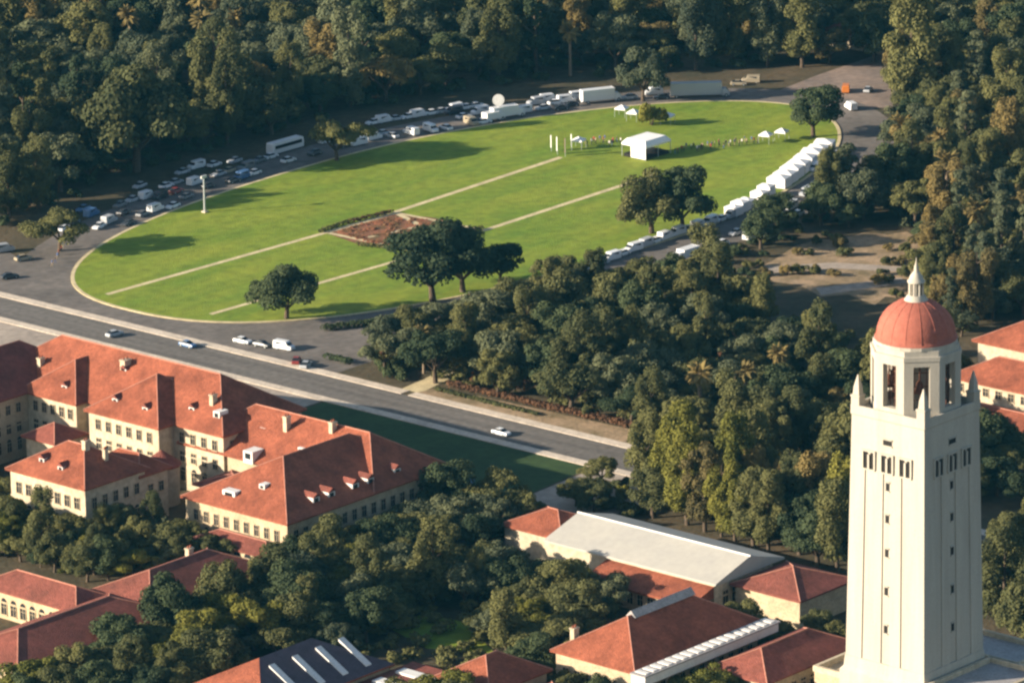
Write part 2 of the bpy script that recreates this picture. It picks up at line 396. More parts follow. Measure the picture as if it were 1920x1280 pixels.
# --- the corner building with a long dark roof (near right of the quad)
b = empty('corner_building', (-218, -148, 0), 'sandstone building with a long shaded hip roof and dormers beside the shaded lawn', 'building')
walls(b, [(-241.5, -194, -158, -130, 10), (-216, -194, -129.9, -117, 10)], MT['stone'])
rf = roof_part(b, [(-241.5, -194, -158, -130, 10, 17.6), (-216, -194, -157.9, -104, 10.05, 17.65)], MT['tile'])
for z in (1.6, 5.6): windows(b, '-y', -158, -240.5, -195, z, 16, 1.3, 2.3, z < 3)
for z in (1.6, 5.6): windows(b, '-x', -241.5, -156.5, -131.5, z, 9, 1.2, 2.2, z < 3); windows(b, '+x', -194, -156, -118, z, 12, 1.2, 2.2)
for k, x in enumerate((-231, -226.5, -219.5, -215, -207)): dormer(b, (x, -156.2, 10.9), '-y', 1.9, 1.5, 3.2)
chimney(rf, b, -208.5, -127, 15.6); chimney(rf, b, -206.5, -138, 17.2, 1.2)
dormer(b, (-239.4, -140, 10.9), '-x', 3.4, 1.6, 3.6, True); dormer(b, (-217.2, -124.0, 10.2), '-x', 2.6, 2.0, 3.4, True)
mb = MB(); mb.box(-247.5, -241.6, -158, -139, 0, 4.6); mb.build('arcade', MT['stone'], b, True)
roof_part(b, [(-247.5, -241.2, -158, -139, 4.6, 6.2)], MT['tile2'], name='arcade_roof')
mb = MB(); mb.box(-226, -216.1, -129.6, -119, 0, 6.8); mb.build('link_block', MT['stone'], b, True)
roof_part(b, [(-227, -216.9, -129.6, -119, 6.8, 8.6)], MT['tile2'], name='link_roof')
windows(b, '-x', -247.5, -157, -140, .4, 6, 1.9, 2.6, True)
for x, y, z in ((-212, -134, 12.4), (-209.5, -121, 13.6), (-236, -146, 13.0)): dormer(b, (x, y, z), '-x', 1.5, 1.2, 2.4, True)

# --- the long quad building with three pavilions (left)
b = empty('quad_building', (-205, -84, 0), 'long sandstone building with sunlit red hip roofs and projecting pavilions beside the near road', 'building')
walls(b, [(-216.5, -193, -116.4, -46, 14), (-221, -216.4, -102.2, -81.8, 14), (-219.5, -216.4, -76.5, -60.5, 14)], MT['cream'])
rf = roof_part(b, [(-216.5, -193, -116.4, -46, 14, 22.2), (-221, -200, -102.2, -81.8, 14.04, 21.2), (-219.5, -200, -76.5, -60.5, 14.02, 20.2)], MT['tile'])
for z in (2, 6.2, 10.3):
    windows(b, '-x', -221, -101, -83, z, 6, 1.3, 2.1, z < 3); windows(b, '-x', -216.5, -115.5, -103, z, 4, 1.3, 2.1, z < 3)
    windows(b, '-x', -219.5, -76, -63, z, 5, 1.3, 2.1, z < 3)
windows(b, '-y', -116.4, -215.5, -194, 10.3, 7, 1.2, 2.0); windows(b, '+x', -193, -115, -48, 6, 16, 1.3, 2.1)
chimney(rf, b, -211, -108.5, 17.6, 2.2); chimney(rf, b, -208, -80.0, 19.4, 2.0, 1.0); chimney(rf, b, -212, -58.5, 17, 1.8)
dormer(b, (-213.8, -112.0, 16), '-x', 1.8, 1.6, 2.6, True)
for x, y, z in ((-213.5, -104.5, 15.8), (-218.6, -96, 15.4), (-218.4, -87, 15.6), (-217.5, -71, 15.2), (-209, -80.3, 18.6)): dormer(b, (x, y, z), '-x', 1.5, 1.3, 2.4)
# low round-ended wings at its foot
mb = MB(); mb.box(-229, -221.1, -79.5, -71, 0, 8.3); mb.build('porch', MT['cream'], b, True)
mb = MB(); mb.lathe([(3.6, 0), (3.6, 8.2)], 14, (-225.6, -107.5), smooth=True); mb.build('stair_tower', MT['cream'], b, True)
roof_part(b, [(-229, -220.6, -79.5, -71, 8.3, 10.9)], MT['tile2'], name='porch_roof')
mb = MB(); mb.lathe([(4.1, 8.2), (4.1, 8.5), (.1, 11.4)], 14, (-225.6, -107.5), smooth=False); mb.build('stair_roof', MT['tile2'], b, True)

# --- shaded wing at the left edge
b = empty('wing_building', (-240, -51, 0), 'red roofed wing in shade at the left edge of the picture', 'building')
walls(b, [(-262, -219.6, -62, -40, 14)], MT['stone'])
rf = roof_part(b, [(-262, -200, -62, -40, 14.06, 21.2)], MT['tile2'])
for z in (2, 6, 10.2): windows(b, '-y', -62, -260, -221, z, 13, 1.3, 2.0, z < 3)
chimney(rf, b, -236, -57, 16.4, 1.6)

# --- the block in front of it
b = empty('front_building', (-246, -104, 0), 'small sandstone hall with a sunlit red hip roof standing in front of the long building', 'building')
walls(b, [(-255, -238, -115, -93.5, 12), (-237.9, -231, -114.5, -101, 10.5)], MT['cream'])
rf = roof_part(b, [(-255, -238, -115, -93.5, 12, 17.4), (-239, -231, -114.5, -101, 10.5, 13.6)], MT['tile'])
for z in (2, 7.2): windows(b, '-x', -255, -114, -94.5, z, 7, 1.4, 2.3, z < 3); windows(b, '-y', -115, -254, -239, z, 5, 1.3, 2.2, z < 3)
windows(b, '-y', -114.5, -237.5, -231.5, 6, 2, 1.3, 2.0)
for x, y, z in ((-253, -106, 13.2), (-252.4, -100, 13.6)): dormer(b, (x, y, z), '-x', 1.4, 1.2, 2.2)
chimney(rf, b, -247, -107.5, 16.6, 1.9); chimney(rf, b, -245, -111, 15.4, 1.4, .5)

# --- low arcades of the quad in the lower left
b = empty('arcade_building', (-282, -155, 0), 'low red roofed arcade range lying mostly in shade at the lower left', 'building')
walls(b, [(-288, -256, -168, -150, 6.5), (-327, -288.1, -170, -153, 6.0), (-297, -288.2, -152.9, -130, 6.1)], MT['stone'])
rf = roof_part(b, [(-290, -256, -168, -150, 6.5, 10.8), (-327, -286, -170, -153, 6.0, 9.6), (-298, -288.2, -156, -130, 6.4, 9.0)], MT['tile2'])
windows(b, '-y', -168, -287, -257, 1.0, 11, 1.6, 2.6, True); windows(b, '-y', -170, -326, -289, 1.0, 13, 1.6, 2.6, True); windows(b, '-x', -327, -169, -154, 1.0, 6, 1.6, 2.5, True); windows(b, '-x', -297, -152, -131, 1.0, 8, 1.5, 2.4, True)
chimney(rf, b, -268, -157, 10, 1.3)

# --- buildings along the bottom
b = empty('slate_building', (-304, -215, 0), 'building with sunlit red roof end, dark slate side and white skylights at bottom edge', 'building')
walls(b, [(-318, -284, -224, -204, 7)], MT['stone'])
mb = MB(); hip_roof(mb, -318, -284, -224, -204, 7, 12.6); ro = mb.build('roof', [MT['tile'], MT['slate']], b, True)
for pl in ro.data.polygons:
    if pl.normal.y < -.3 and pl.normal.z > .3: pl.material_index = 1
for k in range(4):
    mb = MB(); x = -308 + k * 6.2; mb.add([(x, -223.2, 8.0), (x + 1.5, -223.2, 8.0), (x + 1.5, -216.4, 11.7), (x, -216.4, 11.7), (x, -223.4, 7.5), (x + 1.5, -223.4, 7.5), (x + 1.5, -216.5, 11.2), (x, -216.5, 11.2)],
                               [(0, 1, 2, 3), (4, 5, 1, 0), (5, 6, 2, 1), (7, 4, 0, 3), (6, 7, 3, 2)]); mb.build('skylight', MT['white'], b, True)
mb = MB(); mb.box(-312, -278, -238, -224.1, 0, 5.2); mb.box(-312.4, -277.6, -238.4, -224.2, 5.2, 5.7, 1)
for k in range(5): mb.box(-310 + k * 6.4, -307.5 + k * 6.4, -237.6, -226, 5.7, 6.1, 2)
mb.build('terrace', [MT['stone'], MT['tile2'], MT['white']], b, True)

b = empty('pavilion_building', (-262, -240, 0), 'small red hip roof among trees left of the skylit hall', 'building')
walls(b, [(-282, -266, -247, -234, 6)], MT['stone']); roof_part(b, [(-282, -266, -247, -234, 6, 10)], MT['tile'])
windows(b, '-x', -282, -246, -235, 1.5, 4, 1.4, 2.2)

b = empty('skylit_hall', (-243, -254, 0), 'hall with a red hip roof and long pale skylight strips at the bottom right', 'building')
walls(b, [(-261, -225, -264, -245, 8)], MT['stone'])
rf = roof_part(b, [(-261, -225, -264, -245, 8, 14)], MT['tile'])
mb = MB(); mb.add([(-250.5, -255.6, 13.65), (-233, -255.6, 13.65), (-233, -254.4, 14.9), (-250.5, -254.4, 14.9), (-250.5, -253.2, 13.65), (-233, -253.2, 13.65)],
                  [(0, 1, 2, 3), (3, 2, 5, 4), (0, 3, 4), (1, 5, 2)]); mb.build('ridge_skylight', MT['greyroof'], b, True)
mb = MB(); mb.box(-263, -224, -268.2, -264.9, 6.6, 8.3, 0); mb.box(-263.3, -223.7, -268.5, -264.88, 8.3, 8.6, 1)
for k in range(18): mb.box(-262.4 + k * 2.15, -261.2 + k * 2.15, -267.9, -265.3, 8.6, 8.75, 0)
mb.build('eaves_skylight', [MT['white'], MT['greyroof']], b, True)
chimney(rf, b, -258, -247, 10.6, 1.2)
windows(b, '-x', -261, -263, -246, 2.5, 6, 1.4, 2.6); windows(b, '-y', -264, -260, -226, 1.4, 12, 1.4, 2.6)
b = empty('low_wing', (-234, -279, 0), 'low red roofed wing in half shade left of the tower', 'building')
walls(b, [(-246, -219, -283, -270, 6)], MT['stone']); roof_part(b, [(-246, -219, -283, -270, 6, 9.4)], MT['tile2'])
windows(b, '-y', -283, -245, -220, 1.5, 9, 1.4, 2.4)
b = empty('porch_building', (-272, -262, 0), 'low cream annex with a red roof at the bottom edge beside the skylit hall', 'building')
walls(b, [(-284, -268, -266, -250, 4.6)], MT['cream']); roof_part(b, [(-284, -268, -266, -250, 4.6, 7.2)], MT['tile'])

# --- the hall with the white roof
b = empty('white_roofed_hall', (-203, -224, 0), 'long hall with a pale flat-looking roof between the trees left of the tower', 'building')
walls(b, [(-211, -193, -242, -200, 7.2)], MT['cream'])
mb = MB(); hip_roof(mb, -211, -191, -242.3, -199.7, 7.2, 10.2, .6, (0, 0)); mb.build('roof', MT['whiteroof'], b, True)
mb = MB(); mb.tube((-201, -243, 10.22), (-201, -199, 10.22), .2, .2, 6); mb.build('ridge_cap', MT['white'], b, True)
mb = MB(); mb.add([(-211, -242.02, 7), (-193, -242.02, 7), (-201, -242.02, 9.7)], [(0, 1, 2)]); mb.add([(-211, -200, 7), (-193, -200, 7), (-201, -200, 9.7)], [(0, 2, 1)]); mb.build('gable', MT['cream'], b, True)
mb = MB(); mb.box(-217, -211.1, -241, -216, 0, 4.4); mb.build('aisle', MT['stone'], b, True)
mb = MB(); mb.add([(-218, -242, 4.4), (-211.05, -242, 6.4), (-211.05, -215, 6.4), (-218, -215, 4.4), (-218, -242, 4.0), (-211.05, -242, 4.0), (-211.05, -215, 4.0), (-218, -215, 4.0)],
                  [(0, 1, 2, 3), (4, 0, 3, 7), (4, 5, 1, 0), (3, 2, 6, 7)]); mb.build('aisle_roof', MT['tile'], b, True)
windows(b, '-y', -242, -209, -195, 2, 5, 1.6, 2.8); windows(b, '-x', -217, -240, -217, 1.2, 9, 1.4, 2.2)
b = empty('red_annex', (-199, -191, 0), 'small red roofed annex at the left end of the white roofed hall', 'building')
walls(b, [(-206, -193, -199, -184, 6)], MT['cream']); roof_part(b, [(-206, -193, -199, -184, 6, 9)], MT['tile'])
b = empty('end_annex', (-199, -257, 0), 'dull red hip roof at the right end of the white roofed hall', 'building')
walls(b, [(-206, -190, -259, -243.2, 6)], MT['stone']); roof_part(b, [(-206, -190, -259, -243.2, 6, 9)], MT['tile2'])

# --- buildings at the right edge behind the tower
b = empty('long_red_building', (-68, -216, 0), 'cream building with stepped red roofs at the right edge behind the tower', 'building')
walls(b, [(-77, -62, -240, -198, 9), (-61.9, -20, -222, -194, 13)], MT['cream'])
roof_part(b, [(-77, -62, -240, -198, 9, 13), (-62.5, -20, -222, -194, 13, 20)], MT['tile'])
mb = MB(); mb.box(-86, -77.1, -240, -203, 0, 4.5); mb.build('arcade', MT['cream'], b, True)
roof_part(b, [(-87, -77.2, -240, -203, 4.5, 6.2)], MT['tile'], name='arcade_roof')
windows(b, '-x', -77, -239, -199, 6.2, 12, 1.4, 1.7); windows(b, '-x', -86, -239, -204, .5, 12, 1.6, 2.4, True); windows(b, '-y', -198 - 42, -76, -63, 5, 4)

# --- roofs showing among the far trees
def far_house(px, py, L, wd, ze, zr, m, wm, label, along='y'):
    p = at(px, py); b = empty('house', p, label, 'house', 'houses among the far trees')
    hx, hy = (L / 2, wd / 2) if along == 'x' else (wd / 2, L / 2)
    walls(b, [(p.x - hx, p.x + hx, p.y - hy, p.y + hy, ze)], wm); roof_part(b, [(p.x - hx, p.x + hx, p.y - hy, p.y + hy, ze, zr)], m, False)
    windows(b, '-x', p.x - hx, p.y - hy + .5, p.y + hy - .5, 1.2, max(2, int(hy)), 1.2, 1.4)
far_house(498, 122, 9, 8, 6, 8.4, MT['tile2'], MT['cream'], 'tan house with a dull pink roof among trees at the upper left')
far_house(1620, 88, 20, 9, 4.5, 7, MT['tile2'], MT['cream'], 'long house with a pinkish roof above the far road at the upper right')
far_house(1840, 45, 16, 8, 5, 6.4, MT['greyroof'], MT['white'], 'pale grey roofed house near the upper right corner')
far_house(1848, 268, 14, 9, 4.6, 6.2, MT['tile2'], MT['cream'], 'low house with a pinkish roof in the right hand trees')
far_house(1370, 20, 22, 9, 5, 7.5, MT['tile'], MT['cream'], 'red roofed house at the top edge right of centre')
far_house(930, 78, 14, 8, 4, 5.5, MT['greyroof'], MT['cream'], 'pale roofed house among the trees above the satellite truck')
far_house(1890, 150, 14, 10, 4.6, 6.6, MT['tile2'], MT['stone'], 'brown roofed house at the right edge near the top')

# ------------------------------------------------------------------ the tower
TX, TY = -232.7, -306.8
T = empty('bell_tower', (TX, TY, 0), 'tall cream bell tower with a red dome and lantern at the right', 'tower')
def tower_outline(hw):
    """square plan with three shallow recessed strips on each side"""
    side = []
    k = hw / 8.3
    for c in (-4.1, 0, 4.1):
        c *= k
        side += [(c - .95, -hw), (c - .95, -hw + .2), (c + .95, -hw + .2), (c + .95, -hw)]
    side = [(-hw, -hw)] + side
    pts = []
    for q in range(4):
        cs, sn = ((1, 0), (0, 1), (-1, 0), (0, -1))[q]
        pts += [(TX + x * cs - y * sn, TY + x * sn + y * cs) for x, y in side]
    return pts
def loft(mb, rings, mi=0):
    n = len(rings[0][0]); vs = []
    for pts, z in rings: vs += [(x, y, z) for x, y in pts]
    fs = [(r * n + k, r * n + (k + 1) % n, (r + 1) * n + (k + 1) % n, (r + 1) * n + k) for r in range(len(rings) - 1) for k in range(n)]
    fs.append(tuple(range(n * (len(rings) - 1), n * len(rings)))); mb.add(vs, fs, mi)
def sq(hw): return [(TX - hw, TY - hw), (TX + hw, TY - hw), (TX + hw, TY + hw), (TX - hw, TY + hw)]
mb = MB()
loft(mb, [(sq(9.7), 0), (sq(9.7), 10.8), (sq(9.15), 11.5), (sq(9.0), 13.5)])
loft(mb, [(tower_outline(8.9), 13.5), (tower_outline(8.3), 49.4)])
loft(mb, [(sq(8.29), 49.4), (sq(8.15), 59.0), (sq(8.3), 59.2), (sq(8.3), 59.8)])
mb.build('shaft', MT['tower'], T, True)
# parapet walls round the terrace
mb = MB()
for sx in (-1, 1):
    mb.box(TX + sx * 8.3 - (.4 if sx > 0 else 0), TX + sx * 8.3 + (.4 if sx < 0 else 0), TY - 8.3, TY + 8.3, 59.8, 60.9)
    mb.box(TX - 7.88, TX + 7.88, TY + sx * 8.3 - (.4 if sx > 0 else 0), TY + sx * 8.3 + (.4 if sx < 0 else 0), 59.8, 60.9)
mb.build('parapet', MT['tower'], T, True)
# windows of the shaft
def tower_window(q, off, z, wd, h, twin):
    hw = 8.9 + (8.3 - 8.9) * (z - 13.5) / 35.9 if z < 49 else 8.27
    mb = MB()
    if twin:
        for c in (-1, 1):
            x0 = c * .68 - .46; mb.box(x0, x0 + .92, -.05, .3, 0, h, 1)
            n = 7; mb.add([(x0 + .46, -.05, h)] + [(x0 + .46 - .46 * math.cos(math.pi * i / n), -.05, h + .46 * math.sin(math.pi * i / n)) for i in range(n + 1)], [(0, i + 2, i + 1) for i in range(n)], 1)
        mb.box(-.2, .2, -.32, .3, 0, h); mb.box(-1.4, 1.4, -.3, .3, -.25, 0); mb.box(-1.5, -1.16, -.3, .3, 0, h + .5); mb.box(1.16, 1.5, -.3, .3, 0, h + .5); mb.box(-1.5, 1.5, -.34, .3, h + .5, h + .8)
    else:
        mb.box(-wd / 2, wd / 2, -.05, .3, 0, h, 1); mb.box(-wd / 2 - .15, wd / 2 + .15, -.2, .3, -.2, 0); mb.box(-wd / 2 - .15, wd / 2 + .15, -.2, .3, h, h + .2)
    o = mb.build('window', [MT['tower'], MT['dark']], T)
    inset = .0 if (twin or z > 50) else .2
    a = q * math.pi / 2; cs, sn = math.cos(a), math.sin(a); y = -(hw - inset) 
    o.location = (off * cs - y * sn, off * sn + y * cs, z); o.rotation_euler = (0, 0, a)
for q in range(4):
    for off in (-4.1, 0, 4.1): tower_window(q, off, 49.6, 0, 2.7, True)
    tower_window(q, 0, 54.7, 1.9, 1.0, False)
    for z in (46.2, 40.2, 33.8, 26.6, 19.4): tower_window(q, 0, z, .8, 1.5, False)
# corner pinnacles
for sx in (-1, 1):
    for sy in (-1, 1):
        mb = MB(); c = (TX + sx * 7.35, TY + sy * 7.35)
        mb.lathe([(1.25, 59.8), (1.25, 62.3), (1.4, 62.4), (1.4, 62.7), (.95, 62.8), (.8, 64.2), (.1, 66.4)], 4, c, smooth=False, rot=math.pi / 4)
        mb.build('pinnacle', MT['tower'], T, True)
# belfry: eight corner piers joined by a ring, tall openings between
def ngon(rr, n=8, rot=math.pi / 8): return [Vector((TX + rr * math.cos(rot + 2 * math.pi * k / n), TY + rr * math.sin(rot + 2 * math.pi * k / n))) for k in range(n)]
R8 = 8.35
out8, in8 = ngon(R8), ngon(R8 - 1.35)
mb = MB()
for k in range(8):
    a, b2 = out8[k], out8[(k + 1) % 8]; ai, bi = in8[k], in8[(k + 1) % 8]
    pr = out8[k - 1]; pi_ = in8[k - 1]
    f = .27
    pts = [a.lerp(pr, f), a, a.lerp(b2, f), ai.lerp(bi, f * .9), ai, ai.lerp(pi_, f * .9)]
    mb.prism([tuple(p) for p in pts], 59.8, 70.6)
    mid = (a.lerp(b2, f), a.lerp(b2, 1 - f), ai.lerp(bi, 1 - f * .9), ai.lerp(bi, f * .9))
    mb.prism([tuple(p) for p in mid], 59.8, 61.6)
    # flat-arched heads of the openings
    mb.prism([tuple(p) for p in mid], 69.6, 70.6)
mb.prism([tuple(p) for p in ngon(R8 + .12)], 70.6, 71.4); mb.prism([tuple(p) for p in ngon(R8 - .35)], 71.4, 72.4); mb.prism([tuple(p) for p in ngon(7.55, 24, 0)], 72.4, 73.0)
mb.prism([tuple(p) for p in ngon(7.0)], 59.8, 60.2)
mb.build('belfry', MT['tower'], T, True)
# dark louvre frames within each opening and the bells
fr = MB()
for k in range(8):
    c = (in8[k] + in8[(k + 1) % 8]) / 2; d = (in8[(k + 1) % 8] - in8[k]).normalized(); nn = Vector((TX, TY)) - c; nn.normalize(); c = c + nn * .5
    for q in (-1.1, 0, 1.1): p = c + d * q; fr.tube((p.x, p.y, 60.2), (p.x, p.y, 69.8), .09, .09, 5)
    for z in (63, 65.5, 68): p0, p1 = c - d * 1.5, c + d * 1.5; fr.tube((p0.x, p0.y, z), (p1.x, p1.y, z), .1, .1, 5)
fr.build('bell_frame', MT['bell'], T, True)
core = MB(); core.lathe([(3.1, 60.2), (3.1, 70.4)], 12, (TX, TY)); core.build('stair_core', MT['tower'], T, True)
for k in range(8):
    t = math.pi / 8 + math.pi * k / 4 + math.pi / 8; c = (TX + 4.9 * math.cos(t), TY + 4.9 * math.sin(t))
    mb = MB(); mb.lathe([(1.05, 64.0), (1.0, 64.2), (.7, 65.0), (.58, 65.8), (.3, 66.2), (.12, 66.4)], 12, c); mb.tube((*c, 66.3), (*c, 70.6), .09, .09, 5)
    mb.build('bell', MT['bell'], T, True)
# dome, lantern and finial
mb = MB(); rd, hd = 7.15, 6.9
prof = [(rd + .25, 73.0), (rd + .25, 73.35), (rd, 73.36)] + [(rd * math.cos(t), 73.36 + hd * math.sin(t)) for t in [i * 1.36 / 14 for i in range(1, 15)]]
mb.lathe(prof, 48, (TX, TY))
dm = mb.build('dome', MT['dome'], T, True)
mb = MB()
for k in range(16):
    t = 2 * math.pi * k / 16; last = None
    for i in range(0, 15, 2):
        q = i * 1.36 / 14; p = (TX + (rd + .02) * math.cos(q) * math.cos(t), TY + (rd + .02) * math.cos(q) * math.sin(t), 73.38 + hd * math.sin(q))
        if last: mb.tube(last, p, .055, .055, 5)
        last = p
rb = mb.build('rib', MT['dome'], dm); rb.location = -Vector(T.location)
mb = MB(); mb.lathe([(2.3, 79.2), (2.2, 79.9), (1.65, 80.7), (1.5, 80.9)], 16, (TX, TY)); mb.build('lantern_base', MT['tower'], T, True)
mb = MB()
for k in range(8):
    t = math.pi / 8 + k * math.pi / 4; mb.tube((TX + 1.22 * math.cos(t), TY + 1.22 * math.sin(t), 80.9), (TX + 1.22 * math.cos(t), TY + 1.22 * math.sin(t), 83.2), .2, .2, 6)
mb.lathe([(.85, 80.9), (.85, 83.2)], 10, (TX, TY)); mb.lathe([(1.6, 83.2), (1.6, 83.5), (1.35, 83.6), (1.15, 84.3), (.7, 84.9), (.42, 85.2), (.36, 86.1), (.1, 87.0), (.05, 87.8)], 16, (TX, TY))
mb.build('lantern', MT['tower'], T, True)
# low library block round the tower foot
b = empty('tower_base_block', (TX + 12, TY, 0), 'low flat roofed block with a parapet round the foot of the bell tower', 'building')
mb = MB()
mb.box(TX + 9.8, TX + 21, TY - 16, TY + 3.5, 0, 11.0); mb.box(TX - 4, TX + 9.6, TY + 9.9, TY + 20, 0, 6.4); mb.box(TX - 9.7, TX + 9.7, TY - 22, TY - 9.9, 0, 11.0)
mb.build('wall', MT['stone'], b, True)
mb = MB(); mb.box(TX + 10.2, TX + 20.6, TY - 15.6, TY + 3.1, 11.0, 11.15); mb.box(TX - 9.3, TX + 9.3, TY - 21.6, TY - 10.4, 11.0, 11.15); mb.build('roof', MT['greyroof'], b, True)
mb = MB()
for x0, x1, y0, y1, z in ((TX + 9.8, TX + 21, TY - 16, TY + 3.5, 11.0), (TX - 4, TX + 9.6, TY + 9.9, TY + 20, 6.4), (TX - 9.7, TX + 9.7, TY - 22, TY - 9.9, 11.0)):
    mb.box(x0 - .2, x0 + .5, y0 - .2, y1 + .2, z, z + 1.1); mb.box(x1 - .5, x1 + .2, y0 - .2, y1 + .2, z, z + 1.1)
    mb.box(x0 + .5, x1 - .5, y0 - .2, y0 + .5, z, z + 1.098); mb.box(x0 + .5, x1 - .5, y1 - .5, y1 + .2, z, z + 1.098)
mb.build('parapet', MT['cream'], b, True)
windows(b, '-x', TX + 9.8, TY - 15, TY + 3, 4, 5, 1.5, 3.2); windows(b, '-y', TY - 16, TX + 10.5, TX + 20.5, 4, 4, 1.5, 3.2); windows(b, '-x', TX - 9.7, TY - 21, TY - 11, 4, 3, 1.5, 3.2)

# ------------------------------------------------------------------ trees
def make_crown(kind, seed):
    rn = random.Random(seed); mb = MB()
    if kind == 'broad':
        Rr = rn.uniform(6.8, 8.0); clumps = []; ex = rn.uniform(.75, 1.0); lean = (rn.uniform(-1, 1), rn.uniform(-1, 1))
        for k in range(30):
            a = rn.random() * 6.283; q = math.sqrt(rn.random()) * .86
            z = 2.6 + (9.6 * (1 - q ** 2.2) ** .5) * rn.uniform(.25, 1.0)
            r = rn.uniform(1.3, 2.9) * (1 - .2 * q)
            clumps.append((q * Rr * math.cos(a) + lean[0] * z * .1, q * Rr * ex * math.sin(a) + lean[1] * z * .1, z, r))
        for x, y, z, r in clumps: leafy(mb, (x, y, z), (r * rn.uniform(.95, 1.3), r * rn.uniform(.95, 1.3), r * rn.uniform(.7, .95)), int(520 * (r / 2.3) ** 2), .5, rn, .45)
    elif kind == 'oak':
        Rr = rn.uniform(7.6, 9.0)
        for b_ in range(9):            # separate foliage masses with gaps between them
            a = b_ * 2.4 + rn.uniform(-.4, .4); q = (.2, .55, .8)[b_ % 3] * rn.uniform(.85, 1.1); c0 = (q * Rr * math.cos(a), q * Rr * math.sin(a), 8.2 - 4.0 * q * q + rn.uniform(-.8, 1.0))
            for k in range(4):
                r = rn.uniform(1.1, 2.2); c = (c0[0] + rn.gauss(0, 1.3), c0[1] + rn.gauss(0, 1.3), c0[2] + rn.gauss(0, .7))
                leafy(mb, c, (r * 1.2, r * 1.2, r * .75), int(430 * (r / 1.9) ** 2), .48, rn, .5)
    elif kind == 'tall':
        W_ = rn.uniform(3.4, 4.8)
        for k in range(28):
            z = rn.uniform(2.4, 18.5); q = W_ * math.sin(math.pi * min(1, max(.16, (z - .5) / 20))) ** .6
            a = rn.random() * 6.283; qq = q * math.sqrt(rn.random()); r = rn.uniform(1.2, 2.3)
            leafy(mb, (qq * math.cos(a), qq * math.sin(a), z), (r, r, r * rn.uniform(.9, 1.5)), int(440 * (r / 1.8) ** 2), .46, rn, .45)
    elif kind == 'cone':
        for k in range(40):
            z = rn.uniform(1.6, 20.5); q = 4.4 * (1 - (z - 1.5) / 21) + .5
            a = rn.random() * 6.283; qq = q * rn.uniform(.35, .95); r = rn.uniform(1.0, 1.7)
            leafy(mb, (qq * math.cos(a), qq * math.sin(a), z), (r * 1.15, r * 1.15, r * .75), 150, .55, rn, .4)
    elif kind == 'bush':
        for k in range(9):
            a = rn.random() * 6.283; q = math.sqrt(rn.random()) * 1.9; r = rn.uniform(.8, 1.3)
            leafy(mb, (q * math.cos(a), q * math.sin(a), rn.uniform(.9, 2.0)), (r, r, r * .9), 150, .42, rn, .35)
    elif kind == 'palm':
        for k in range(64):
            a = rn.random() * 6.283; el = rn.uniform(-.75, 1.25); L = rn.uniform(2.7, 3.6)
            p = Vector((0, 0, 11.2)); d = Vector((math.cos(a) * math.cos(el), math.sin(a) * math.cos(el), math.sin(el))); sd_ = Vector((-math.sin(a), math.cos(a), 0))
            prev = None
            for i in range(5):
                wq = (.18, .55, .62, .45, .06)[i]; row = (p - sd_ * wq + Vector((0, 0, -.12 * i * .3)), p + Vector((0, 0, .12)), p + sd_ * wq + Vector((0, 0, -.12 * i * .3)))
                if prev: mb.add([*prev, *row], [(0, 1, 4, 3), (1, 2, 5, 4)])
                prev = row; p = p + d * (L / 4); d = (d + Vector((0, 0, -.24))).normalized()
    return mb
def make_trunk(kind, seed):
    rn = random.Random(seed); mb = MB()
    if kind in ('broad', 'oak'):
        mb.tube((0, 0, -.3), (.2, .1, 2.6), .62, .42, 8); top = Vector((.2, .1, 2.5))
        for k in range(6):
            a = 6.283 * k / 6 + rn.random(); e = top + Vector((math.cos(a) * 2.6, math.sin(a) * 2.6, 2.4)); mb.tube(top, e, .3, .16, 6, cap=False); mb.tube(e, e + Vector((math.cos(a) * 1.7, math.sin(a) * 1.7, 1.6)), .16, .05, 5)
    elif kind in ('tall', 'cone'):
        mb.tube((0, 0, -.3), (.15, 0, 7), .5, .36, 8, cap=False); mb.tube((.15, 0, 7), (0, .2, 17), .36, .08, 7); 
        for k in range(7):
            a = 2.4 * k; z = 6 + k * 1.4; mb.tube((.1, .05, z), (math.cos(a) * 2.6, math.sin(a) * 2.6, z + 2.2), .17, .05, 5)
    elif kind == 'palm':
        mb.tube((0, 0, -.3), (.1, 0, 5.5), .48, .38, 8, cap=False); mb.tube((.1, 0, 5.5), (0, 0, 11.3), .38, .42, 8); mb.lathe([(.42, 9.6), (.85, 10.2), (.95, 10.9), (.5, 11.5)], 9, (0, 0))
    else:
        for k in range(5): a = 1.26 * k; mb.tube((0, 0, -.1), (math.cos(a) * .8, math.sin(a) * .8, 1.6), .1, .04, 5)
    return mb
NAMES = dict(oak='oak_tree', broad='broadleaf_tree', tall='slender_tree', cone='conifer_tree', bush='shrub', palm='palm_tree')
WORDS = dict(oak='spreading tree', broad='round tree', tall='tall narrow tree', cone='tapering tree', bush='shrub', palm='palm tree')
CROWN = {}
for kd, nv in (('broad', 6), ('oak', 4), ('tall', 4), ('cone', 2), ('bush', 3), ('palm', 3)):
    CROWN[kd] = [make_crown(kd, 100 * nv + k).mesh('crown', LEAF['olive']) for k in range(nv)]
TRUNK = {kd: make_trunk(kd, 5).mesh('trunk', MT['palmtrunk' if kd == 'palm' else 'trunk']) for kd in CROWN}
TREES = []       # (root, kind, tone, region)
trng = random.Random(77)
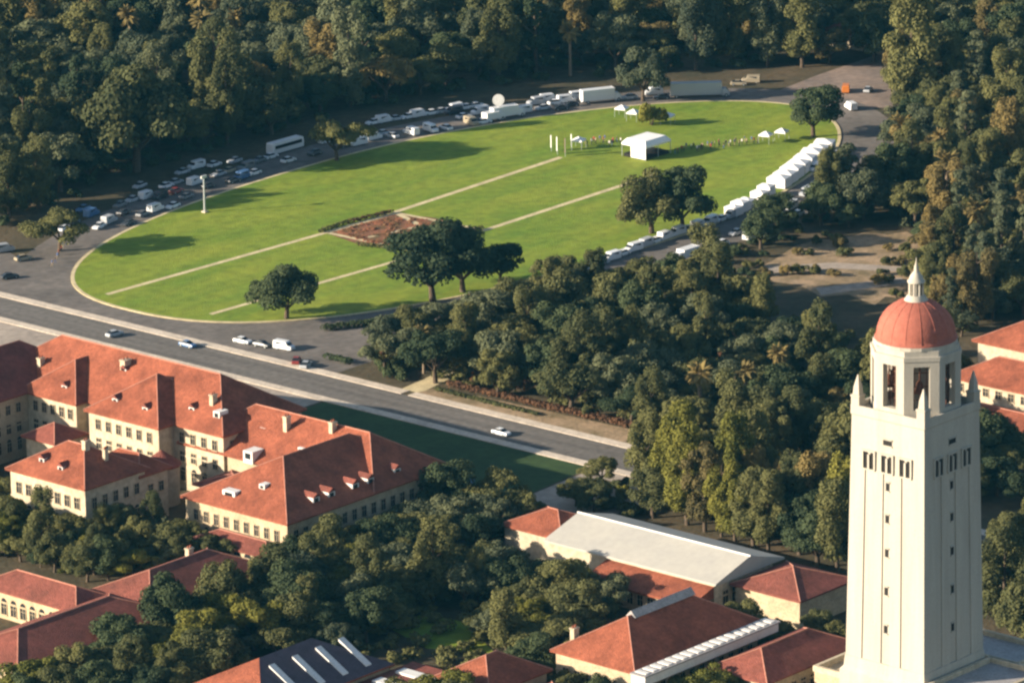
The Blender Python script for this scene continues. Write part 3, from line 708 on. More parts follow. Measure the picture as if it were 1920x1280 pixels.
def plant(kind, x, y, tone, s=1.0, sz=None, label=None, region=None, group=None):
    r = empty(NAMES[kind], (x, y, 0), label, 'shrub' if kind == 'bush' else ('palm' if kind == 'palm' else 'tree'), group, trng.random() * 6.283)
    r.scale = (s * trng.uniform(.9, 1.12), s * trng.uniform(.9, 1.12), s * (sz if sz else trng.uniform(.82, 1.2)))
    c = link('crown', CROWN[kind][trng.randrange(len(CROWN[kind]))], r)
    c.material_slots[0].link = 'OBJECT'; c.material_slots[0].material = LEAF[tone]
    link('trunk', TRUNK[kind], r)
    if region: TREES.append((r, kind, tone, region))
    return r

# --- single trees that stand out
def ptree(kind, px, py, tone, s, label, sz=1.0):
    p = at(px, py); return plant(kind, p.x, p.y, tone, s, sz, label)
ptree('broad', 537, 598, 'dark green', 1.15, 'round dark tree standing alone on the near lawn edge, left of the big clump', .88)
ptree('broad', 812, 566, 'dark green', 1.4, 'largest dark tree on the near edge of the lawn, in front of the flower bed', 1.05)
ptree('broad', 868, 548, 'dark green', 1.25, 'dark tree joined to the right side of the largest lawn tree', .95)
ptree('broad', 938, 532, 'dark green', .85, 'small dark tree at the right end of the lawn clump', .95)
ptree('broad', 1222, 438, 'olive', 1.2, 'brownish half of the tree pair on the right side of the lawn', 1.0)
ptree('broad', 1280, 434, 'dark green', 1.15, 'dark green half of the tree pair on the right side of the lawn', 1.1)
ptree('oak', 632, 302, 'olive', 1.1, 'olive tree on the far edge of the lawn beside the white bus', .95)
ptree('oak', 112, 470, 'olive', 1.0, 'olive tree at the left tip of the oval lawn', 1.0)
ptree('broad', 1525, 258, 'dark green', 1.05, 'dark tree at the far right end of the lawn above the row of white tents', 1.05)
ptree('broad', 1205, 190, 'grey green', .9, 'grey green tree between the white truck and the pale trailer on the far side', 1.3)
ptree('broad', 255, 322, 'olive', 1.9, 'huge spreading olive tree left of the oval, above the parked cars', 1.15)
ptree('bush', 1222, 236, 'yellow green', 1.5, 'yellow green shrub behind the white marquee', 1.5)
ptree('tall', 1710, 205, 'olive', 1.6, 'very tall olive tree above the far road at the upper right', 1.1)
for px, py, s, lb in ((1312, 795, 1.0, 'golden palm with a pale trunk in the middle wood, left of a second palm'), (1398, 788, .95, 'golden palm in the middle wood, right of a similar palm'),
                  (1462, 742, .85, 'smaller golden palm nearer the red dome in the middle wood'),
                  (1775, 400, 1.15, 'golden palm with a bare pale trunk above the tower lantern'), (1835, 500, 1.2, 'golden palm right of the tower lantern'), (1838, 425, 1.0, 'golden palm higher up behind the tower lantern'),
                  (246, 118, 1.15, 'palm with a pale sunlit trunk at the upper left'), (382, 122, 1.1, 'palm with a grey trunk among the far trees, right of another palm'), (1690, 330, 1.15, 'golden palm left of the far right houses'),
                  (795, 700, .8, 'small palm in the left end of the middle wood')):
    ptree('palm', px, py, 'golden', s, lb, 1.0)

# --- woods
AVOID = []       # rectangles (x0,x1,y0,y1) kept free of trees
for r_ in ((-246, -197, -162, -104), (-223, -191, -118, -20), (-264, -194, -64, -20), (-257, -222, -117, -92), (-302, -260, -168, -146), (-329, -298, -172, -145), (-320, -276, -240, -202),
           (-284, -264, -249, -232), (-263, -223, -270, -243), (-248, -217, -285, -268), (-286, -266, -268, -248), (-219, -189, -266, -182), (-88, -18, -242, -196), (-245, -209, -332, -284)):
    AVOID.append(r_)
def inpoly(x, y, ps):
    c = False; n = len(ps)
    for i in range(n):
        x0, y0 = ps[i]; x1, y1 = ps[i - 1]
        if (y0 > y) != (y1 > y) and x < (x1 - x0) * (y - y0) / (y1 - y0) + x0: c = not c
    return c
RING = oval(17)
PLACED = [(o.location.x, o.location.y, 4.5 * o.scale.x) for o in COL.objects if o.name.split('.')[0] in ('broadleaf_tree', 'slender_tree', 'palm_tree', 'oak_tree')]
def wood(region, poly, gap, mix, seed, smin=.85, smax=1.2, maxn=400, pad=3.0):
    rn = random.Random(seed); g = [tuple(at(x, y).xy) for x, y in poly]
    x0, x1 = min(p[0] for p in g), max(p[0] for p in g); y0, y1 = min(p[1] for p in g), max(p[1] for p in g); n = 0
    for _ in range(9000):
        x, y = rn.uniform(x0, x1), rn.uniform(y0, y1)
        if not inpoly(x, y, g) or inpoly(x, y, RING): continue
        if -153.5 < x < -128: continue
        if any(a - pad < x < b + pad and c - pad < y < d + pad for a, b, c, d in AVOID): continue
        t = rn.random(); acc = 0
        for kd, tone, pr in mix:
            acc += pr
            if t < acc: break
        s = rn.uniform(smin, smax); rad = gap * (.45 if kd == 'bush' else .72 if kd in ('tall', 'cone', 'palm') else 1.0) * .5 * s
        if any((x - a) ** 2 + (y - c) ** 2 < (rad + q) ** 2 for a, c, q in PLACED): continue
        PLACED.append((x, y, rad)); plant(kd, x, y, tone, s, None, None, region); n += 1
        if n >= maxn: break
MIXF = [('broad', 'olive', .16), ('oak', 'olive', .14), ('broad', 'grey green', .12), ('oak', 'grey green', .10), ('broad', 'dark green', .09), ('oak', 'dark green', .05), ('tall', 'olive', .11), ('tall', 'grey green', .08), ('palm', 'golden', .02), ('oak', 'golden', .05), ('tall', 'golden', .03), ('cone', 'dark green', .05)]
wood('far', [(-150, 462), (0, 425), (60, 400), (130, 368), (300, 306), (480, 262), (690, 200), (900, 160), (1060, 145), (1250, 140), (1450, 133), (1460, -30), (-150, -30)], 10.6, MIXF, 1, .9, 1.4, 420)
MIXR = [('broad', 'olive', .14), ('oak', 'olive', .14), ('broad', 'grey green', .10), ('oak', 'grey green', .08), ('broad', 'dark green', .12), ('tall', 'olive', .14), ('tall', 'golden', .07), ('palm', 'golden', .02), ('oak', 'golden', .09), ('bush', 'olive', .05), ('cone', 'grey green', .05)]
wood('topright', [(1460, 130), (1690, 130), (2060, 120), (2060, -30), (1460, -30)], 10.2, MIXR, 2, .85, 1.25, 80)
wood('right', [(1700, 150), (2060, 140), (2060, 600), (1900, 590), (1830, 590), (1880, 500), (1850, 450), (1740, 430), (1600, 420), (1540, 405), (1575, 360), (1620, 270), (1670, 235)], 9.0, MIXR, 3, .75, 1.1, 150)
MIXM = [('broad', 'dark green', .20), ('oak', 'dark green', .08), ('broad', 'olive', .18), ('oak', 'olive', .14), ('broad', 'grey green', .10), ('oak', 'grey green', .06), ('tall', 'olive', .11), ('bush', 'olive', .07), ('oak', 'golden', .03), ('bush', 'russet', .03)]
wood('middle', [(690, 694), (720, 664), (800, 634), (900, 610), (980, 590), (1130, 558), (1290, 542), (1400, 590), (1500, 665), (1620, 705), (1760, 700), (1815, 710), (1825, 840), (1920, 890), (1920, 960), (1840, 940), (1600, 900), (1180, 840), (1130, 790), (980, 755), (820, 720)], 8.3, MIXM, 4, .62, 1.1, 200)
MIXN = [('tall', 'olive', .34), ('tall', 'yellow green', .14), ('broad', 'olive', .22), ('broad', 'dark green', .16), ('tall', 'golden', .08), ('oak', 'yellow green', .06)]
wood('roadside', [(1215, 915), (1600, 1010), (1600, 1085), (1460, 1045), (1330, 1000), (1200, 975)], 6.4, MIXN, 14, .8, 1.12, 60, .5)
wood('roadside', [(1225, 868), (1290, 880), (1600, 950), (1600, 985), (1400, 935), (1225, 895)], 7.0, MIXN, 15, .85, 1.15, 30, .5)
wood('roadside', [(1035, 935), (1120, 905), (1210, 900), (1200, 975), (1110, 962)], 5.2, [('bush', 'olive', .5), ('oak', 'olive', .3), ('bush', 'yellow green', .2)], 16, .5, .85, 26, .3)
MIXB = [('broad', 'olive', .18), ('oak', 'olive', .18), ('oak', 'yellow green', .12), ('broad', 'dark green', .16), ('oak', 'grey green', .16), ('bush', 'olive', .08), ('bush', 'yellow green', .05), ('tall', 'olive', .07)]
wood('ringside', [(1300, 505), (1400, 462), (1500, 405), (1560, 392), (1610, 430), (1500, 444), (1430, 492), (1400, 560), (1300, 535)], 5.5, [('bush', 'dark green', .45), ('bush', 'olive', .3), ('broad', 'dark green', .25)], 31, .45, .9, 40, .3)
wood('right', [(1735, 455), (1850, 455), (1900, 590), (1800, 640), (1740, 585)], 8.0, MIXR, 32, .55, .95, 40)
wood('front', [(60, 1240), (240, 1200), (420, 1205), (380, 1330), (500, 1400), (1000, 1400), (1000, 1345), (560, 1345), (420, 1330), (40, 1345)], 7.0, MIXB, 33, .6, .95, 45, .3)
wood('gully', [(560, 1075), (820, 975), (960, 975), (1090, 1050), (1190, 1120), (1120, 1190), (1040, 1260), (940, 1230), (880, 1160), (800, 1150), (740, 1190), (620, 1240), (400, 1260), (240, 1290), (180, 1240), (420, 1130)], 7.4, MIXB, 5, .55, .95, 120, 1.0)
sheet('court_ground', [(-340, -149), (-262, -149), (-243, -137), (-243, -117), (-223, -117), (-223, -64), (-340, -64)], .010, MT['soil'])
wood('court', [(-40, 950), (20, 975), (170, 1000), (360, 985), (420, 1030), (400, 1070), (330, 1075), (200, 1100), (100, 1075), (0, 1050), (-40, 1050)], 5.4, MIXB, 6, .38, .68, 90, .6)
wood('hall', [(1180, 1140), (1330, 1150), (1500, 1150), (1570, 1130), (1570, 1230), (1440, 1330), (1000, 1340), (1000, 1270), (1300, 1260), (1440, 1180), (1330, 1130)], 7.0, MIXB, 7, .5, .85, 60, .6)
wood('towerside', [(1840, 1000), (1960, 1000), (1960, 1300), (1900, 1200), (1850, 1130)], 8.0, MIXB, 8, .8, 1.1, 20)
def undergrowth(name, poly, gap, tone, seed, nmax):
    rn = random.Random(seed); g = [tuple(at(x, y).xy) for x, y in poly]; mb = MB(); n = 0; pl = []
    x0, x1 = min(p[0] for p in g), max(p[0] for p in g); y0, y1 = min(p[1] for p in g), max(p[1] for p in g)
    for _ in range(6000):
        x, y = rn.uniform(x0, x1), rn.uniform(y0, y1)
        if not inpoly(x, y, g) or inpoly(x, y, RING) or -153.5 < x < -125: continue
        if any(a - 1 < x < b + 1 and c - 1 < y < d + 1 for a, b, c, d in AVOID) or any((x - a) ** 2 + (y - c) ** 2 < gap ** 2 for a, c in pl): continue
        pl.append((x, y)); n += 1
        for k in range(4):
            r = rn.uniform(.8, 1.7); leafy(mb, (x + rn.uniform(-1.6, 1.6), y + rn.uniform(-1.6, 1.6), rn.uniform(.5, 1.5)), (r, r, r * .85), 75, .6, rn, .4)
        if n > nmax: break
    o = mb.build(name, LEAF[tone]); o['kind'] = 'stuff'
undergrowth('undergrowth', [(0, 425), (130, 372), (300, 310), (480, 266), (690, 204), (900, 165), (1060, 147), (1250, 135), (1450, 125), (1450, 10), (0, 10)], 5.5, 'dark green', 21, 420)
undergrowth('undergrowth', [(705, 705), (730, 640), (960, 575), (1290, 525), (1480, 600), (1760, 690), (1820, 700), (1600, 900), (1180, 840), (980, 755)], 4.6, 'olive', 22, 260)
undergrowth('undergrowth', [(1700, 160), (1920, 150), (1920, 600), (1850, 450), (1740, 430), (1560, 400), (1620, 270)], 5.5, 'grey green', 23, 160)
undergrowth('undergrowth', [(560, 1075), (820, 975), (960, 975), (1090, 1050), (1190, 1120), (1040, 1260), (620, 1240), (240, 1290), (180, 1240), (420, 1130)], 5.0, 'olive', 25, 160)
wood('clearing', [(1420, 520), (1500, 450), (1640, 440), (1740, 450), (1760, 560), (1560, 555)], 5.5, [('bush', 'olive', .6), ('bush', 'golden', .4)], 24, .5, .9, 26)

# labels that single each tree out: tone, shape, place, and order from the left
PHR = {'topright': 'in the upper right wood', 'right': 'in the right hand wood', 'middle': 'in the middle wood', 'gully': 'in the lower wood', 'court': 'in the shaded court at left', 'hall': 'by the skylit hall', 'towerside': 'right of the tower foot', 'roadside': 'beside the near road', 'clearing': 'on the bare clearing', 'ringside': 'between the right ring road and the clearing', 'front': 'in front of the arcade at lower left'}
def place_words(region, x, y):
    if region == 'far':
        col = ('far left', 'left', 'centre left', 'centre', 'right of centre', 'right end')[min(5, max(0, int(x // 245)))]
        row = 'along the top edge' if y < 75 else ('in the far wood' if y < 175 else 'at the far wood edge')
        return row + ', ' + col
    bandw = {'right': (('upper part', 200), ('lower part', 9e9)), 'middle': (('upper edge', 600), ('central part', 740), ('lower part', 9e9)), 'gully': (('upper part', 1060), ('lower part', 9e9))}.get(region)
    s = PHR[region]
    if bandw:
        for wd, lim in bandw:
            if y < lim: s += ', ' + wd; break
    if region in ('middle', 'right', 'gully'):
        cut = {'middle': (1000, 1250), 'right': (1720, 1820), 'gully': (560, 860)}[region]
        s += ' left' if x < cut[0] else (' centre' if x < cut[1] else ' right')
    return s
ORD = ('leftmost', 'second', 'third', 'fourth', 'fifth', 'sixth', 'seventh', 'eighth', 'ninth', 'tenth', 'eleventh', 'twelfth', 'thirteenth', 'fourteenth', 'fifteenth')
cells = {}
for r, kd, tone, region in TREES:
    x, y = pix(r.location + Vector((0, 0, 8 * r.scale.z)))
    yb = pix(r.location)[1]
    if x < -150 or x > 2070 or yb < -14 or y > 1420:
        for ch in list(r.children): bpy.data.objects.remove(ch)
        bpy.data.objects.remove(r); continue
    cells.setdefault((tone, WORDS[kd], place_words(region, x, y)), []).append((x, r, region))
for (tone, word, ph), lst in cells.items():
    lst.sort(key=lambda q: q[0])
    for i, (x, r, region) in enumerate(lst):
        if len(lst) == 1: lb = f'{tone} {word} {ph}'
        elif i == 0: lb = f'leftmost {tone} {word} {ph}'
        elif i == len(lst) - 1: lb = f'rightmost {tone} {word} {ph}'
        else: lb = f'{ORD[min(i, 11)]} {tone} {word} from left {ph}'
        r['label'] = lb; r['group'] = 'trees ' + PHR.get(region, 'in the far wood')

# hedges along the far side of the near road
def hedge(name, pts, rad, h, tone, label, seed):
    p0 = Vector((*pts[0], 0)); mb = MB(); rn = random.Random(seed)
    for a, c in zip(pts[:-1], pts[1:]):
        a, c = Vector(a), Vector(c); n = max(1, int((c - a).length / (rad * .8)))
        for k in range(n):
            p = a.lerp(c, (k + .5) / n); q = rn.uniform(.75, 1.2); leafy(mb, (p.x + rn.uniform(-.3, .3), p.y, h * .5), (rad * q, rad * q, h * .55 * q), int(60 * rad), .5, rn)
    o = link(name, mb.mesh(name, LEAF[tone], p0)); o.location = p0; return tag(o, label, 'hedge')
hedge('hedge', [(-127, -98), (-126.5, -130), (-125.5, -158)], 1.1, 1.4, 'russet', 'long low brown hedge between the dirt verge and the middle wood', 1)
hedge('hedge', [(-131, -98), (-131.5, -128)], .7, .7, 'olive', 'thin olive hedge strip along the back of the pale walk', 2)
hedge('hedge', [(-131, -88), (-127, -84), (-117, -72), (-120, -70), (-131, -84)], 1.3, 1.5, 'dark green', 'dark hedge patch beside the gravel side path by the parked cars', 3)
hedge('hedge', [(-99, -66), (-82, -76), (-62, -80)], 1.3, 1.6, 'dark green', 'dark hedge along the near side of the ring road below the lawn', 4)
hedge('hedge', [tuple(at(606, 621).xy), tuple(at(700, 609).xy), tuple(at(792, 592).xy)], 1.2, 1.5, 'dark green', 'dark hedge along the near lawn edge right of the lone tree', 6)
hedge('hedge', [tuple(at(612, 672).xy), tuple(at(655, 683).xy)], 1.5, 1.4, 'dark green', 'short dark hedge beside the silver car and the side path', 7)
hedge('hedge', [(-176, 3), (-176, -16)], 1.4, 1.8, 'yellow green', 'yellow green hedge in the paved court above the left roofs', 5)

# ------------------------------------------------------------------ vehicles
def wheel_mesh(r=.33, w_=.22):
    mb = MB(); mb.tube((-w_ / 2, 0, 0), (w_ / 2, 0, 0), r, r, 14); mb.tube((-w_ / 2 - .012, 0, 0), (w_ / 2 + .012, 0, 0), r * .58, r * .58, 10, 1); return mb.mesh('wheel', [MT['tyre'], MT['steel']])
WH, WHB = wheel_mesh(), wheel_mesh(.48, .3)
def section_body(mb, prof, mi=0):
    """prof: list of (y, halfwidth, z0, z1) from nose to tail"""
    vs = []
    for y, hw, z0, z1 in prof: vs += [(-hw, y, z0), (-hw * 1.02, y, (z0 + z1) * .55), (-hw * .9, y, z1), (hw * .9, y, z1), (hw * 1.02, y, (z0 + z1) * .55), (hw, y, z0)]
    fs = []
    for k in range(len(prof) - 1):
        for q in range(6): fs.append((k * 6 + q, k * 6 + (q + 1) % 6, (k + 1) * 6 + (q + 1) % 6, (k + 1) * 6 + q))
    fs += [tuple(range(5, -1, -1)), tuple(range((len(prof) - 1) * 6, len(prof) * 6))]; mb.add(vs, fs, mi)
BODY = {}
mb = MB(); section_body(mb, [(-2.2, .72, .3, .62), (-2.05, .84, .24, .78), (-1.0, .88, .22, .92), (1.6, .88, .22, .95), (2.1, .84, .26, .9), (2.2, .76, .34, .7)]); BODY['car'] = mb
mb = MB(); section_body(mb, [(-1.0, .76, .9, .93), (-.35, .68, .9, 1.40), (.95, .66, .9, 1.42), (1.75, .74, .92, .95)]); CAB = mb
mb = MB(); section_body(mb, [(-2.5, .8, .35, .9), (-2.3, .93, .3, 1.05), (-1.55, .96, .3, 1.2), (-.9, .95, .3, 2.05), (2.4, .95, .3, 2.1), (2.5, .9, .35, 1.9)]); BODY['van'] = mb
mb = MB(); section_body(mb, [(-1.62, .86, 1.22, 1.25), (-.98, .87, 1.3, 1.9), (1.6, .972, 1.35, 1.8)]); VGL = mb
_cm = {}
def vmesh(key, mbb, m):
    if (key, m.name) not in _cm: _cm[(key, m.name)] = mbb.mesh(key.split('_', 1)[0] if False else key, m)
    return _cm[(key, m.name)]
def car(p, rz, color, label, group, kind='car'):
    r = empty('parked_' + kind, p, label, kind, group, rz)
    if kind == 'car':
        link('body', vmesh('car_body', BODY['car'], PAINT[color]), r); g = link('cabin', vmesh('car_cabin', CAB, MT['glass']), r)
        rf_ = MB(); rf_.box(-.6, .6, -.32, .95, 1.405, 1.45); key = ('roofpanel', color)
        if key not in _cm: _cm[key] = rf_.mesh('roof_panel', PAINT[color])
        link('roof_panel', _cm[key], r); wy = (-1.35, 1.35)
    else:
        link('body', vmesh('van_body', BODY['van'], PAINT[color]), r); link('window_band', vmesh('van_glass', VGL, MT['glass']), r); wy = (-1.6, 1.5)
    for sx in (-.82, .82):
        for y in wy: link('wheel', WH, r, (sx, y, .33))
    return r
def truck(p, rz, L, h, color, label, name='box_truck', dish=False, group=None):
    r = empty(name, p, label, 'truck', group, rz)
    mb = MB(); section_body(mb, [(-L / 2 - 2.1, .95, .45, 1.2), (-L / 2 - 1.9, 1.05, .4, 1.6), (-L / 2 - 1.2, 1.08, .4, 2.3), (-L / 2 - .1, 1.08, .4, 2.35)]); mb.build('cab', PAINT[color], r)
    mb = MB(); mb.add([(-.9, -L / 2 - 1.98, 1.55), (.9, -L / 2 - 1.98, 1.55), (.86, -L / 2 - 1.3, 2.25), (-.86, -L / 2 - 1.3, 2.25)], [(0, 1, 2, 3)]); mb.build('windscreen', MT['glass'], r)
    mb = MB(); mb.box(-1.22, 1.22, -L / 2, L / 2, .85, h); mb.box(-1.24, 1.24, -L / 2 - .02, -L / 2 + .1, .85, h + .03); mb.box(-1.24, 1.24, L / 2 - .1, L / 2 + .02, .85, h + .03); mb.box(-.5, .5, -L / 2 - 1.5, L / 2, .5, .85); mb.build('cargo_box', PAINT[color], r)
    for sx in (-1.0, 1.0):
        for y in (-L / 2 - 1.2, L / 2 - 1.5): link('wheel', WHB, r, (sx, y, .48))
    if dish:
        mb = MB(); mb.tube((0, 1.6, h), (0, 1.6, h + 1.6), .16, .12, 8); mb.build('mast', MT['steel'], r)
        mb = MB(); n = 18
        prof = [(.05, 0), (.6, .06), (1.1, .22), (1.55, .5)]; mb.lathe(prof, n, (0, 0)); mb.lathe([(q, z - .05) for q, z in reversed(prof)], n, (0, 0))
        d = mb.build('satellite_dish', MT['white'], r); d.location = (0, 1.6, h + 1.75); d.rotation_euler = (R(72), 0, R(-120))
    return r
def bus(p, rz, L, color, label):
    r = empty('bus', p, label, 'bus', None, rz)
    mb = MB(); section_body(mb, [(-L / 2, 1.15, .4, 2.7), (-L / 2 + .5, 1.25, .35, 3.0), (L / 2 - .4, 1.25, .35, 3.05), (L / 2, 1.2, .4, 2.9)]); mb.build('body', PAINT[color], r)
    for sx in (-1, 1):
        mb = MB(); mb.box(sx * 1.27 - .02, sx * 1.27 + .02, -L / 2 + .8, L / 2 - .8, 1.5, 2.4); mb.build('window_band', MT['glass'], r)
        for y in (-L / 2 + 2, L / 2 - 2.6): link('wheel', WHB, r, (sx * 1.05, y, .48))
    mb = MB(); mb.box(-1.05, 1.05, -L / 2 - .02, -L / 2 + .1, 1.4, 2.5); mb.build('windscreen', MT['glass'], r); return r
def tangent(p):
    """heading of the ring road nearest to p"""
    k = min(range(120), key=lambda i: (LAWN[i][0] - p.x) ** 2 + (LAWN[i][1] - p.y) ** 2); a, c = LAWN[k - 1], LAWN[(k + 1) % 120]
    return math.atan2(c[1] - a[1], c[0] - a[0]) - math.pi / 2
def onroad(px, py, z=.012): q = at(px, py); return Vector((q.x, q.y, z))
vr = random.Random(9)
OW = {0: 'first'}
def row(pts, colors, phrase, group, perp=False, kinds=None):
    cnt = {}
    items = []
    for i, (x, y) in enumerate(pts):
        c = colors[i % len(colors)]; kd = (kinds or ['car'])[i % len(kinds or ['car'])]
        items.append((x, y, c, kd)); cnt[(c, kd)] = cnt.get((c, kd), 0) + 1
    seen = {}; items.sort(key=lambda q: q[0])
    for x, y, c, kd in items:
        p = onroad(x, y); k = seen.get((c, kd), 0); seen[(c, kd)] = k + 1
        o = '' if cnt[(c, kd)] == 1 else ('leftmost ' if k == 0 else ORD[k] + ' ') 
        lb = f'{o}{c} {kd} ' + ('from the left ' if k > 0 else '') + phrase
        car(p, tangent(p) + (math.pi / 2 if perp else 0) + vr.uniform(-.06, .06) + (math.pi if vr.random() < .4 else 0), c, lb, group, kd)
G1 = 'vehicles parked on the far side of the ring road'
row([(700 + k * 21.5, 233 - k * 3.5) for k in range(10)], ['white', 'white', 'silver', 'white'], 'in the back row beyond the lawn', G1, False, ['car', 'van', 'car'])
row([(735, 258), (771, 252), (808, 247), (836, 243), (884, 234)], ['silver', 'white', 'white', 'white', 'tan'], 'parked nose-in along the far lawn edge', G1, True, ['car', 'van', 'van'])
row([(156, 395), (205, 418), (232, 402), (268, 405), (292, 396), (324, 390), (350, 372), (300, 372), (262, 352), (342, 326), (368, 316), (410, 330), (428, 324), (462, 318), (330, 362), (390, 352)],
    ['blue', 'silver', 'dark', 'grey', 'white', 'white', 'grey', 'dark', 'silver', 'silver', 'white', 'silver', 'tan', 'grey', 'red', 'dark'], 'parked left of the bus on the far road', G1, False, ['car', 'van', 'car'])
row([(508, 297), (541, 304), (590, 290), (662, 262)], ['white', 'white', 'dark', 'grey'], 'between the bus and the lawn', G1)
row([(1005, 196), (1042, 196), (1062, 192), (1385, 160), (1408, 155), (1070, 200)], ['silver', 'white', 'white', 'tan', 'tan', 'dark'], 'right of the satellite truck', G1, False, ['van', 'car'])
row([(120, 432), (138, 420), (172, 405), (186, 428), (225, 388), (248, 378), (276, 372), (240, 422), (312, 352), (330, 345), (366, 346), (378, 338), (402, 312), (438, 342), (452, 336), (476, 328), (486, 304), (440, 305)],
    ['white', 'dark', 'blue', 'white', 'grey', 'silver', 'white', 'dark', 'white', 'silver', 'white', 'dark'], 'in the crowded left end of the ring road', G1, False, ['car', 'car', 'van', 'car'])
row([(612, 268), (628, 262), (646, 276), (672, 272), (688, 250), (700, 262), (716, 254), (850, 214), (870, 222), (900, 214), (906, 232)], ['white', 'silver', 'dark', 'white', 'white'], 'around the olive tree and the back row', G1, False, ['car', 'van'])
row([(980, 212), (1018, 206), (1030, 190), (1052, 206), (1076, 186), (1180, 186), (1225, 178), (1240, 186)], ['white', 'silver', 'white', 'dark'], 'near the large white truck', G1, False, ['van', 'car'])
p = onroad(535, 283); bus(p, tangent(p), 11.5, 'white', 'white roofed bus parked beyond the lawn beside the olive tree')
p = onroad(945, 222); truck(p, tangent(p), 7.5, 3.3, 'white', 'white satellite truck with a raised dish on the far side of the lawn', 'satellite_truck', True)
p = onroad(1120, 192); truck(p, tangent(p), 9, 3.7, 'white', 'large white truck on the far side beside the grey green tree')
p = onroad(1305, 182); truck(p, tangent(p), 13.5, 4.0, 'silver', 'long pale trailer truck in shade at the far right end of the lawn')
p = onroad(920, 228); truck(p, tangent(p) + .1, 4, 2.6, 'white', 'small white truck left of the satellite truck')
G2 = 'vehicles parked along the right side of the ring road'
pts = []
for k in range(15): t = k / 14; pts.append((1085 + t * (1372 - 1085), 514 + t * (408 - 514) - 6 * math.sin(t * 3.14)))
row(pts, ['white', 'white', 'silver', 'white'], 'along the right lawn edge', G2, False, ['van', 'car', 'van'])
row([(1352, 460), (1445, 446), (1470, 375), (1512, 366), (1546, 345), (1420, 425), (1495, 405), (1530, 320), (1380, 440), (1408, 448), (1462, 402), (1482, 392), (1524, 352), (1556, 328), (1330, 470), (1560, 300), (1440, 415)], ['white', 'silver', 'white', 'silver', 'white', 'dark', 'white'], 'on the outer side of the right ring road', G2, False, ['car', 'van'])
p = onroad(1290, 485); truck(p, tangent(p), 5.5, 2.8, 'white', 'white box truck on the right ring road above the middle wood')
G3 = 'vehicles in the forecourt and on the near road'
def free_car(px, py, c, rz, lb, kd='car'): car(onroad(px, py, .022), rz, c, lb, G3, kd)
free_car(455, 643, 'white', 0.1, 'white car in the forecourt, left of the white van')
free_car(533, 655, 'white', 0.15, 'white van in the forecourt below the lone tree', 'van')
free_car(492, 650, 'dark', 0.1, 'dark car between the white car and the white van'); free_car(574, 688, 'silver', 2.0, 'silver car at the corner of the dark hedge')
free_car(556, 680, 'red', 2.2, 'dark red car beside the hedge corner')
free_car(18, 522, 'dark', 1.2, 'dark car in shade at the left edge of the road'); free_car(8, 472, 'silver', 1.2, 'silver van at the left edge beyond the road', 'van'); free_car(44, 488, 'tan', 1.3, 'tan car near the left tip of the lawn')
free_car(352, 650, 'blue', 0.0, 'blue car on the near road above the left roofs'); free_car(940, 815, 'white', 0.0, 'lone white car on the near road beside the shaded lawn')
free_car(1595, 205, 'white', 2.6, 'white van by the far right entrance road', 'van'); free_car(1628, 172, 'silver', 2.0, 'silver car on the far right entrance road'); free_car(1586, 172, 'orange', 2.2, 'orange van at the far right corner of the lawn', 'van')
free_car(870, 905, 'blue', .2, 'blue car in the shade behind the corner building'); free_car(215, 630, 'silver', 1.5, 'silver car in the paved court above the left roofs')

# ------------------------------------------------------------------ tents, marquee, mast, banners
def tent(p, rz, wd, L, h, label, name='canopy_tent', group=None):
    r = empty(name, p, label, 'tent', group, rz)
    mb = MB(); a, c = wd / 2, L / 2
    rim = [(-a, -c, h), (a, -c, h), (a, c, h), (-a, c, h)]; low = [(x, y, h - .35) for x, y, _ in rim]
    if L > wd * 1.4: mb.add(rim + [(0, -c + a * .9, h + a * .55), (0, c - a * .9, h + a * .55)] + low, [(0, 1, 4), (1, 2, 5, 4), (2, 3, 5), (3, 0, 4, 5), (6, 7, 1, 0), (7, 8, 2, 1), (8, 9, 3, 2), (9, 6, 0, 3)])
    else: mb.add(rim + [(0, 0, h + a * (.55 if L < 3.2 else .28))] + low, [(0, 1, 4), (1, 2, 4), (2, 3, 4), (3, 0, 4), (5, 6, 1, 0), (6, 7, 2, 1), (7, 8, 3, 2), (8, 5, 0, 3)])
    mb.build('canopy', MT['canvas'], r)
    if L > 3.2:
        mb = MB(); mb.box(-a + .02, a - .02, -c + .02, -c + .06, .3, h - .3); mb.build('side_panel', MT['canvas'], r)
        mb = MB(); mb.box(-a + .02, -a + .06, -c + .1, c - .1, .3, h - .3); mb.build('side_panel', MT['canvas'], r)
        mb = MB(); mb.box(a - .06, a - .02, -c + .1, c - .1, .3, h - .3); mb.build('side_panel', MT['canvas'], r)
    for x in (-a + .08, a - .08):
        for y in (-c + .08, c - .08): mb = MB(); mb.tube((x, y, 0), (x, y, h), .05, .05, 6); mb.build('leg', MT['steel'], r)
    return r
G4 = 'row of white canopies on the right lawn edge'
n = 15
names_ = [k for k in range(n) if k not in (8, 11)]
for k in range(n):
    t = k / (n - 1); px, py = 1546 + t * (1376 - 1546), 284 + t * (404 - 284) + 7 * math.sin(t * 3.14); p = onroad(px, py); q = ('topmost' if k == 0 else ('lowest' if k == n - 1 else ORD[names_.index(k) if k in names_ else 0] + ' from the top'))
    if k in (8, 11): continue
    tent(p, tangent(p) + vr.uniform(-.05, .05), 5.0 if k < 8 else 3.6, 4.4 if k < 8 else 3.4, (2.9 if k < 8 else 2.5) + vr.uniform(-.3, .25), f'{q} white canopy in the row on the right lawn edge', group=G4)
p = at(1212, 290, .16); m_ = empty('marquee', p, 'large white flat topped marquee with open sides at the far end of the lawn', 'tent')
